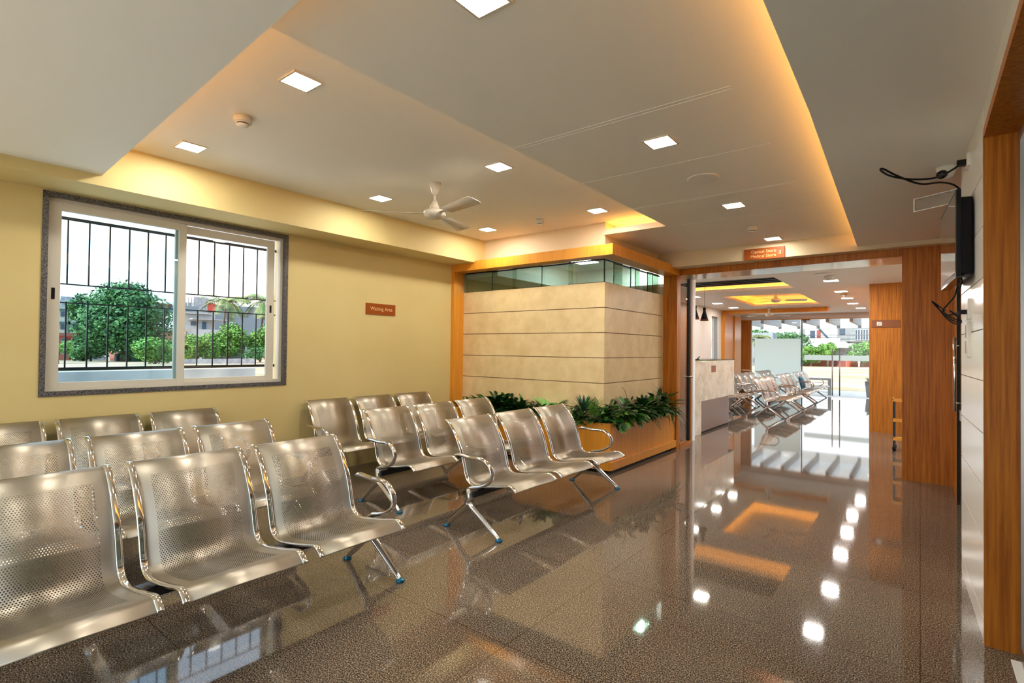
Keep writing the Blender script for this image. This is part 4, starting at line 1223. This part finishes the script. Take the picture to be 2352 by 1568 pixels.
def crown(mb, c, rad, n, size, r, clumps=14, mi=0, elo=-0.9):
    cl = []
    for i in range(clumps):
        a = r.uniform(0, 2*PI); e = r.uniform(elo, 1.0)
        q = Vector((math.cos(a)*math.sqrt(max(0, 1-e*e))*rad[0]*0.62, math.sin(a)*math.sqrt(max(0, 1-e*e))*rad[1]*0.62, e*rad[2]*0.62))
        cl.append((Vector(c)+q, r.uniform(0.30, 0.52)))
    for i in range(n):
        cc_, s_ = r.choice(cl)
        d = Vector((r.gauss(0, 1), r.gauss(0, 1), r.gauss(0, 1))).normalized()
        p = cc_+Vector((d.x*rad[0]*s_, d.y*rad[1]*s_, d.z*rad[2]*s_))*r.uniform(0.7, 1.05)
        a = Vector((r.gauss(0, 1), r.gauss(0, 1), r.gauss(0, 0.5))).normalized()*size*r.uniform(0.6, 1.3)
        b_ = d.cross(a).normalized()*size*0.6*r.uniform(0.6, 1.2)
        mb.face([p-a*0.5, p+b_*0.5, p+a*0.5, p-b_*0.5], mi)
def tree(name, base, h, rad, n, size, mat, label, cat='tree', trunk=0.3, group=None, seed=1, clumps=16, cz=None):
    r = random.Random(seed)
    o = thing(name, base, label, cat, group)
    if trunk:
        t_ = MB(); t_.sweep([(0, 0, -0.2), (0.1*trunk, 0, h*0.3), (-0.1*trunk, 0.1, h*0.62)], ring(trunk, 8), scales=[(1.2, 1.2), (0.9, 0.9), (0.5, 0.5)])
        t_.build('trunk', 'bark', o, smooth=True)
    t_ = MB(); crown(t_, (0, 0, (h-rad[2]*0.95) if cz is None else cz), rad, n, size, r, clumps)
    t_.build('foliage', mat, o)
    return o
def palm(base, h, R_, label, seed):
    r = random.Random(seed)
    o = thing('palm_tree', base, label, 'palm tree')
    t_ = MB(); t_.sweep([(0, 0, -0.2), (0, 0.15, h*0.5), (0, 0.5, h)], ring(0.18, 8), scales=[(1.2, 1.2), (0.9, 0.9), (0.8, 0.8)]); t_.build('trunk', 'bark', o, smooth=True)
    t_ = MB()
    for i in range(26):
        a = r.uniform(0, 2*PI); q = Vector((math.cos(a), math.sin(a), r.uniform(0.0, 2.2))).normalized()
        p = Vector((0, 0.5, h)); cur = q; K = 16
        for k in range(K):
            cur = (cur+Vector((0, 0, -0.13))).normalized(); p = p+cur*(R_/K)
            sd = cur.cross(Vector((0, 0, 1))).normalized()
            ll = R_*0.34*math.sin(PI*(0.15+0.8*k/K))
            for sg_ in (-1, 1):
                e = p+sd*sg_*ll*0.8+cur*ll*0.5+Vector((0, 0, -ll*0.45))
                t_.face([p, p+cur*R_/K*0.9, e])
    t_.build('fronds', 'palm_green', o)
def bbox(name, parent, mat, x0, x1, y0, y1, z0, z1):
    t_ = MB(); t_.box(x0, x1, y0, y1, z0, z1); return t_.build(name, mat, parent, world=True)

# --- beyond the glass front (looking along +y)
hs = thing('house', (-22, 195, -2.9), 'pale grey two-storey house far across the sandy lot', 'house')
bbox('upper_wall', hs, 'house_grey', -31, -6, 192, 204, 4.9, 10.6)
bbox('lower_wall', hs, 'house_grey', -31, -6, 194, 204, -3.2, 4.9)
bbox('white_bay', hs, 'house_white', -29.3, -20.4, 191.4, 192.2, 5.2, 10.0)
bbox('door', hs, 'window_blue', -27.9, -26.5, 191.2, 191.5, 5.4, 8.4)
bbox('door', hs, 'terracotta_dark', -26.0, -24.9, 191.2, 191.5, 5.4, 8.5)
bbox('window', hs, 'window_blue', -19.9, -18.4, 191.6, 192.1, 7.2, 8.95)
for i in range(6):
    for j in range(2):
        x = -15.8+i*0.62*1.1; z = 5.3+j*1.75
        wd = bbox('window', hs, 'house_white', x, x+0.66, 191.7, 192.1, z, z+1.6)
        bbox('pane', hs, 'window_blue', x+0.12, x+0.54, 191.6, 191.75, z+0.15, z+1.45).parent = wd
t_ = MB(); t_.sweep([(-25.5, 191, 9.3), (-22.4, 191, 5.4)], rrect(0.05, 0.22)); t_.build('stair_rail', 'window_blue', hs, world=True)
bbox('balcony', hs, 'house_white', -29.6, -19.6, 190.6, 191.2, 4.6, 5.9)
bbox('balcony_rail', hs, 'window_blue', -29.6, -11, 190.6, 190.7, 6.75, 6.9)
aw = thing('awning', (-19, 168, -2.3), 'white sloping awning roof in front of the grey house', 'awning')
t_ = MB(); n0 = 0
t_.v += [(-27, 166, 2.85), (-13.7, 166, 2.80), (-16.3, 170, 4.5), (-27, 170, 4.2), (-27, 166, 2.75), (-13.7, 166, 2.70), (-16.3, 170, 4.4), (-27, 170, 4.1)]
t_.f += [(0, 1, 2, 3), (7, 6, 5, 4), (0, 4, 5, 1), (1, 5, 6, 2), (2, 6, 7, 3), (3, 7, 4, 0)]; t_.m += [0]*6
t_.build('roof', 'awning_white', aw, world=True)
bbox('back_wall', aw, 'concrete', -27, -13.8, 169.5, 170, -2.3, 4.0)
for x in (-26, -20, -14): bbox('post', aw, 'window_blue', x, x+0.2, 166.2, 166.4, -2.3, 2.7)
rw = thing('boundary_wall', (-17, 157, -2.2), 'orange-red boundary wall across the sandy lot', 'wall')
bbox('wall_section', rw, 'orange_wall', -40, -17.6, 156, 156.4, -2.4, 0.0)
bbox('wall_section', rw, 'orange_wall', -14.7, -2, 156, 156.4, -2.4, 0.0)
bbox('gate', rw, 'terracotta_dark', -17.5, -14.8, 156.1, 156.25, -2.3, -0.1)
for i, (x, y, h, rx, rz, mat, lab) in enumerate((
    (-22.0, 152, 5.3, 3.0, 2.4, 'tree_light', 'bright green bush left of centre behind the orange wall'),
    (-18.4, 153, 6.2, 2.4, 2.2, 'tree_light', 'taller bush behind the orange wall near the door pulls'),
    (-11.0, 152, 6.8, 3.4, 3.0, 'tree_light', 'large bush at the right end of the orange wall'),
    (-25.5, 152.5, 5.0, 2.6, 2.5, 'tree_green', 'dark bush at the left end of the orange wall'),
    (-36.0, 162, 10.5, 6.5, 4.2, 'tree_green', 'round-topped tree seen over the frosted glass, left'),
    (-28.5, 163, 9.6, 5.5, 3.6, 'tree_green', 'round-topped tree seen over the frosted glass, right'))):
    tree('leafy_tree' if i > 3 else 'leafy_bush', (x, y, gz_(x, y)), h, (rx, rx*0.7, rz), 2600, 0.62, mat, lab, 'tree' if i > 3 else 'bush', 0.3, None, 40+i)
palm((-31.5, 140, gz_(-31.5, 140)), 6.6, 3.2, 'palm seen over the frosted glass of the hall', 5)
sh = thing('shed', (-31, 148, -2.2), 'grey roofed shed seen over the frosted glass', 'shed')
bbox('wall', sh, 'house_grey', -37, -30, 146, 150, -2.2, 4.8); bbox('roof', sh, 'concrete_blue', -37.5, -29.5, 145.5, 150.5, 4.8, 6.3)
# person standing by the wall
pn = thing('person', (-11.4, 148, gz_(-11.4, 148)), 'person in pale shirt and trousers standing by the orange wall', 'person')
def skinned(name, verts, edges, radii, mat, parent):
    me = bpy.data.meshes.new(name); me.from_pydata(verts, edges, []); me.materials.append(M[mat])
    o = bpy.data.objects.new(name, me); C.objects.link(o); o.parent = parent
    o.modifiers.new('skin', 'SKIN')
    for i, rr_ in enumerate(radii): me.skin_vertices[0].data[i].radius = (rr_, rr_)
    me.skin_vertices[0].data[0].use_root = True
    s_ = o.modifiers.new('sub', 'SUBSURF'); s_.levels = 1; s_.render_levels = 1
    return o
skinned('body', [(0, 0, 0.92), (0, 0, 1.15), (0, 0, 1.38), (0, 0, 1.46), (0, 0, 1.56), (0, 0, 1.66), (-0.09, 0, 0.85), (-0.10, 0, 0.47), (-0.11, 0, 0.07), (-0.12, -0.12, 0.03), (0.09, 0, 0.85), (0.10, 0, 0.47), (0.11, 0, 0.07), (0.12, -0.12, 0.03), (-0.17, 0, 1.36), (-0.23, 0, 1.10), (-0.24, -0.06, 0.86), (-0.24, -0.09, 0.76), (0.17, 0, 1.36), (0.23, 0, 1.10), (0.24, -0.06, 0.86), (0.24, -0.09, 0.76)],
        [(0, 1), (1, 2), (2, 3), (3, 4), (4, 5), (0, 6), (6, 7), (7, 8), (8, 9), (0, 10), (10, 11), (11, 12), (12, 13), (2, 14), (14, 15), (15, 16), (16, 17), (2, 18), (18, 19), (19, 20), (20, 21)],
        [0.12, 0.11, 0.12, 0.055, 0.085, 0.08, 0.075, 0.05, 0.035, 0.03, 0.075, 0.05, 0.035, 0.03, 0.05, 0.04, 0.03, 0.025, 0.05, 0.04, 0.03, 0.025], 'skin', pn)
skinned('shirt', [(0, 0, 0.88), (0, 0, 1.15), (0, 0, 1.38), (-0.17, 0, 1.36), (-0.22, 0, 1.14), (0.17, 0, 1.36), (0.22, 0, 1.14)], [(0, 1), (1, 2), (2, 3), (3, 4), (2, 5), (5, 6)], [0.15, 0.135, 0.135, 0.065, 0.055, 0.065, 0.055], 'cloth_white', pn)
skinned('trousers', [(0, 0, 0.92), (-0.09, 0, 0.82), (-0.10, 0, 0.47), (-0.11, 0, 0.12), (0.09, 0, 0.82), (0.10, 0, 0.47), (0.11, 0, 0.12)], [(0, 1), (1, 2), (2, 3), (0, 4), (4, 5), (5, 6)], [0.13, 0.09, 0.065, 0.055, 0.09, 0.065, 0.055], 'cloth_white', pn)
t_ = MB(); t_.lathe([(0.02, 1.73), (0.075, 1.70), (0.092, 1.64), (0.088, 1.60)], 0, 0.01, 12); t_.build('hair', 'hair_black', pn, smooth=True)

# --- beyond the barred window (looking along -x)
ba = thing('apartment_building', (-140, 25, -1.6), 'pale three-storey apartment block behind the big tree', 'building')
bbox('wall', ba, 'house_cream', -150, -135, 5, 31.1, -2, 8.9)
bbox('parapet', ba, 'concrete', -149, -134.9, 26.4, 31.4, 8.9, 10.9)
bbox('upper_floor', ba, 'concrete', -149, -134.9, 5, 26.4, 8.9, 10.2)
for z in (7.95, 5.35, 2.6): bbox('floor_band', ba, 'house_green', -135.1, -134.7, 5, 31.2, z, z+0.45)
bbox('corner_band', ba, 'house_green', -135.1, -134.7, 27.6, 27.95, 2.6, 8.4)
for z0 in (6.85, 4.3, 1.5):
    for y0, y1 in ((24.2, 26.0), (26.5, 27.2), (28.4, 29.1), (30.0, 30.9), (20.5, 22.5)):
        wd = bbox('window', ba, 'window_blue', -134.95, -134.8, y0, y1, z0, z0+0.95)
po = thing('portico', (-105, 22, -1.2), 'pink portico with red beam below the apartment block', 'portico')
bbox('beam', po, 'terracotta', -107, -104.8, 17.5, 23.9, 2.62, 3.1)
bbox('beam', po, 'red_paint', -106.5, -104.9, 18, 23.7, 2.35, 2.62)
bbox('post', po, 'terracotta', -106, -105, 19.9, 20.8, -1.3, 2.62)
bbox('post', po, 'terracotta_dark', -106, -105, 21.4, 21.95, -1.3, 2.35)
bbox('post', po, 'terracotta', -106, -105, 23.1, 23.8, -1.3, 2.62)
bbox('base_wall', po, 'terracotta', -104.6, -104, 17, 21.6, -1.3, -0.2)
for k in range(4): bbox('step', po, 'concrete', -104.5+k*0.0, -103.2+k*0.3, 22.0, 25.8, -1.3, -0.35-k*0.24)
t_ = MB(); t_.sweep([(-103, 20.4, 0.25), (-103, 21.4, 0.35), (-103, 22.4, 0.15)], ring(0.5, 10), side=(1, 0, 0), scales=[(0.5, 0.5), (1, 1), (0.4, 0.4)])
tag(recenter(t_.build('tarpaulin', 'tarp_blue', smooth=True)), 'blue tarpaulin bundle in front of the pink portico', 'tarpaulin').location.z = -0.2
cw = MB(); cw.lathe([(1.8, -1.4), (2.1, 0.35), (1.95, 0.35), (1.7, -1.2)], -101.5, 28.0, 28)
tag(recenter(cw.build('round_planter', 'terracotta', smooth=True)), 'round pink masonry tub at the foot of the big tree', 'planter')
tree('leafy_tree', (-90, 24.8, gz_(-90, 24.8)), 11.4, (4.6, 5.7, 6.0), 17000, 0.55, 'tree_green', 'large spreading tree filling the left window pane', 'tree', 0.45, None, 3, 46)
tree('leafy_tree', (-99, 22.3, gz_(-99, 22.3)), 10.0, (2.4, 2.6, 2.4), 2500, 0.55, 'tree_green', 'upper left bough of trees beside the apartment block', 'tree', 0.25, None, 31, 10)
tree('leafy_bush', (-94, 21.9, gz_(-94, 22)), 4.6, (2.0, 2.6, 2.4), 3500, 0.45, 'tree_green', 'dark bush between the pink portico and the big tree', 'bush', 0.12, None, 51, 16, 1.9)
tree('leafy_bush', (-96, 28.6, gz_(-96, 28)), 5.0, (2.0, 2.9, 2.6), 3500, 0.45, 'tree_green', 'dark bush to the right under the big tree', 'bush', 0.12, None, 52, 16, 2.0)
tl = MB(); rr_ = random.Random(77)
for k in range(26): crown(tl, (-190+rr_.uniform(-4, 4), 18+k*4.0, 0.5+rr_.uniform(0, 1.5)), (4, 4.5, 4.5), 420, 1.1, rr_, 8)
for k in range(14): crown(tl, (-62+k*4.2, 215+rr_.uniform(-3, 3), 2.0+rr_.uniform(0, 3)), (4.5, 4, 5.5), 420, 1.2, rr_, 8)
tl = tl.build('distant_treeline', 'tree_green'); tl['kind'] = 'stuff'; tag(tl, 'distant belt of trees along the horizon behind the houses', 'trees')
tree('leafy_bush', (-70, 22.3, gz_(-70, 22)), 3.2, (1.8, 2.5, 1.7), 3600, 0.34, 'tree_light', 'light green bush low at the right of the left pane', 'bush', 0.12, None, 4, 16)
tree('leafy_bush', (-74, 14.4, gz_(-74, 14)), 2.8, (1.3, 1.4, 1.0), 700, 0.34, 'tree_light', 'small light bush at the left edge of the left pane', 'bush', 0.1, None, 14, 8)
ht = thing('hut', (-116, 40, -1.3), 'small orange hut with a pale flat roof right of the big tree', 'hut')
bbox('wall', ht, 'hut_orange', -118, -115, 37.6, 41.5, -1.4, 4.1); bbox('roof', ht, 'awning_white', -118.5, -114, 36.7, 42.5, 4.1, 4.75)
gb = thing('building', (-132, 44, -1.5), 'flat blue-grey building behind the orange hut', 'building')
bbox('wall', gb, 'concrete_blue', -146, -132, 42.5, 50.5, -1.6, 10.4); bbox('parapet', gb, 'terracotta_dark', -132.2, -131.9, 42.5, 45.0, 9.8, 10.6)
for i, (y0, y1) in enumerate(((25.1, 26.5), (27.0, 28.5))):
    cr_ = MB(); cr_.box(-95.6, -94.6, y0, y1, gz_(-95, 26), 0.02)
    tag(recenter(cr_.build('container', 'concrete_blue' if i else 'window_blue', bevel=0.03)), ('dark blue container' if i == 0 else 'lighter blue-grey container')+' on the ground below the big tree', 'container')
cbg = thing('building', (-152, 57, -1.6), 'raw concrete building with pipes above the white house', 'building')
bbox('wall', cbg, 'concrete', -160, -150, 56.3, 59.5, -2, 14.2); bbox('wall', cbg, 'concrete', -160, -151, 52.0, 56.3, -2, 12.6); bbox('wall', cbg, 'concrete', -160, -151, 59.5, 62, -2, 12.6)
bbox('red_panel', cbg, 'red_paint', -150.2, -149.9, 59.6, 61.6, 10.6, 12.8)
for y in (54.8, 55.6, 57.0, 59.4): bbox('pipe', cbg, 'awning_white', -150.2, -149.9, y, y+0.18, 9.0, 13.8)
bbox('roof_slab', cbg, 'concrete', -156, -149.8, 59.0, 61.4, 13.6, 14.0)
wh = thing('house', (-122, 47, -1.5), 'white two-level house with a blue door and pale awnings', 'house')
bbox('wall', wh, 'house_white', -130, -120, 41.5, 49.2, -1.6, 7.9)
bbox('roof', wh, 'awning_white', -130, -119, 42.6, 48.6, 7.95, 8.25)
bbox('balcony_roof', wh, 'awning_white', -121, -117.5, 43.9, 50.8, 6.75, 6.95)
bbox('balcony', wh, 'house_white', -120, -117.6, 43.0, 49.2, 3.2, 4.75)
bbox('door', wh, 'door_blue', -120.1, -119.9, 46.7, 47.5, 4.75, 6.4)
bbox('window', wh, 'window_blue', -120.1, -119.9, 44.5, 45.8, 5.55, 6.4)
bbox('window', wh, 'window_blue', -120.1, -119.9, 43.0, 43.3, 5.5, 6.4)
bbox('post', wh, 'window_blue', -117.8, -117.6, 50.3, 50.45, 2.5, 6.8)
gw = thing('building', (-168, 76, -1.8), 'long plain grey block between the two palms', 'building')
bbox('wall', gw, 'concrete_blue', -172, -165, 66, 90, -2, 13.6)
palm((-90, 38.0, gz_(-90, 38)), 9.4, 4.2, 'coconut palm in the centre of the right window pane', 8)
palm((-88, 43.4, gz_(-88, 43)), 10.2, 4.2, 'coconut palm at the right edge of the window', 9)
tree('leafy_tree', (-82, 42.2, gz_(-82, 42)), 6.2, (3.0, 3.8, 3.3), 6500, 0.42, 'tree_light', 'bright green tree at the lower right of the right pane', 'tree', 0.25, None, 11, 20)
tree('leafy_tree', (-83, 36.0, gz_(-83, 36)), 5.8, (2.6, 3.2, 2.6), 4200, 0.42, 'tree_light', 'bright green tree behind the blue-grey shed', 'tree', 0.2, None, 12, 16)
tree('leafy_bush', (-80, 30.5, gz_(-80, 30)), 4.1, (2.4, 3.0, 2.2), 4500, 0.40, 'tree_light', 'bright green bush at the lower left of the right pane', 'bush', 0.15, None, 13, 16)
tree('leafy_bush', (-78, 37.6, gz_(-78, 37)), 2.4, (1.6, 2.0, 1.1), 1000, 0.30, 'tree_green', 'low dark bush in front of the blue-grey shed', 'bush', 0.1, None, 15, 10)
sd_ = thing('shed', (-85, 35.5, -1.0), 'blue-grey shed among the bushes of the right pane', 'shed')
bbox('wall', sd_, 'concrete_blue', -87, -84, 33.1, 39.0, -1.1, 1.45); bbox('roof', sd_, 'awning_white', -87.3, -83.7, 33.0, 37.9, 1.45, 1.62); bbox('doorway', sd_, 'window_blue', -84.1, -83.95, 33.2, 34.2, -1.0, 0.1)
lw = MB(); lw.box(-70.4, -70, 24.6, 34.0, -1.1, -0.30)
tag(recenter(lw.build('boundary_wall', 'concrete')), 'low grey wall in front of the shed and bushes', 'wall')
cp = MB(); cp.box(-9.2, -9.0, -1.0, 4.36, -0.2, 0.985)
tag(recenter(cp.build('boundary_wall', 'concrete')), 'weathered concrete wall just outside the window, below the grille', 'wall')
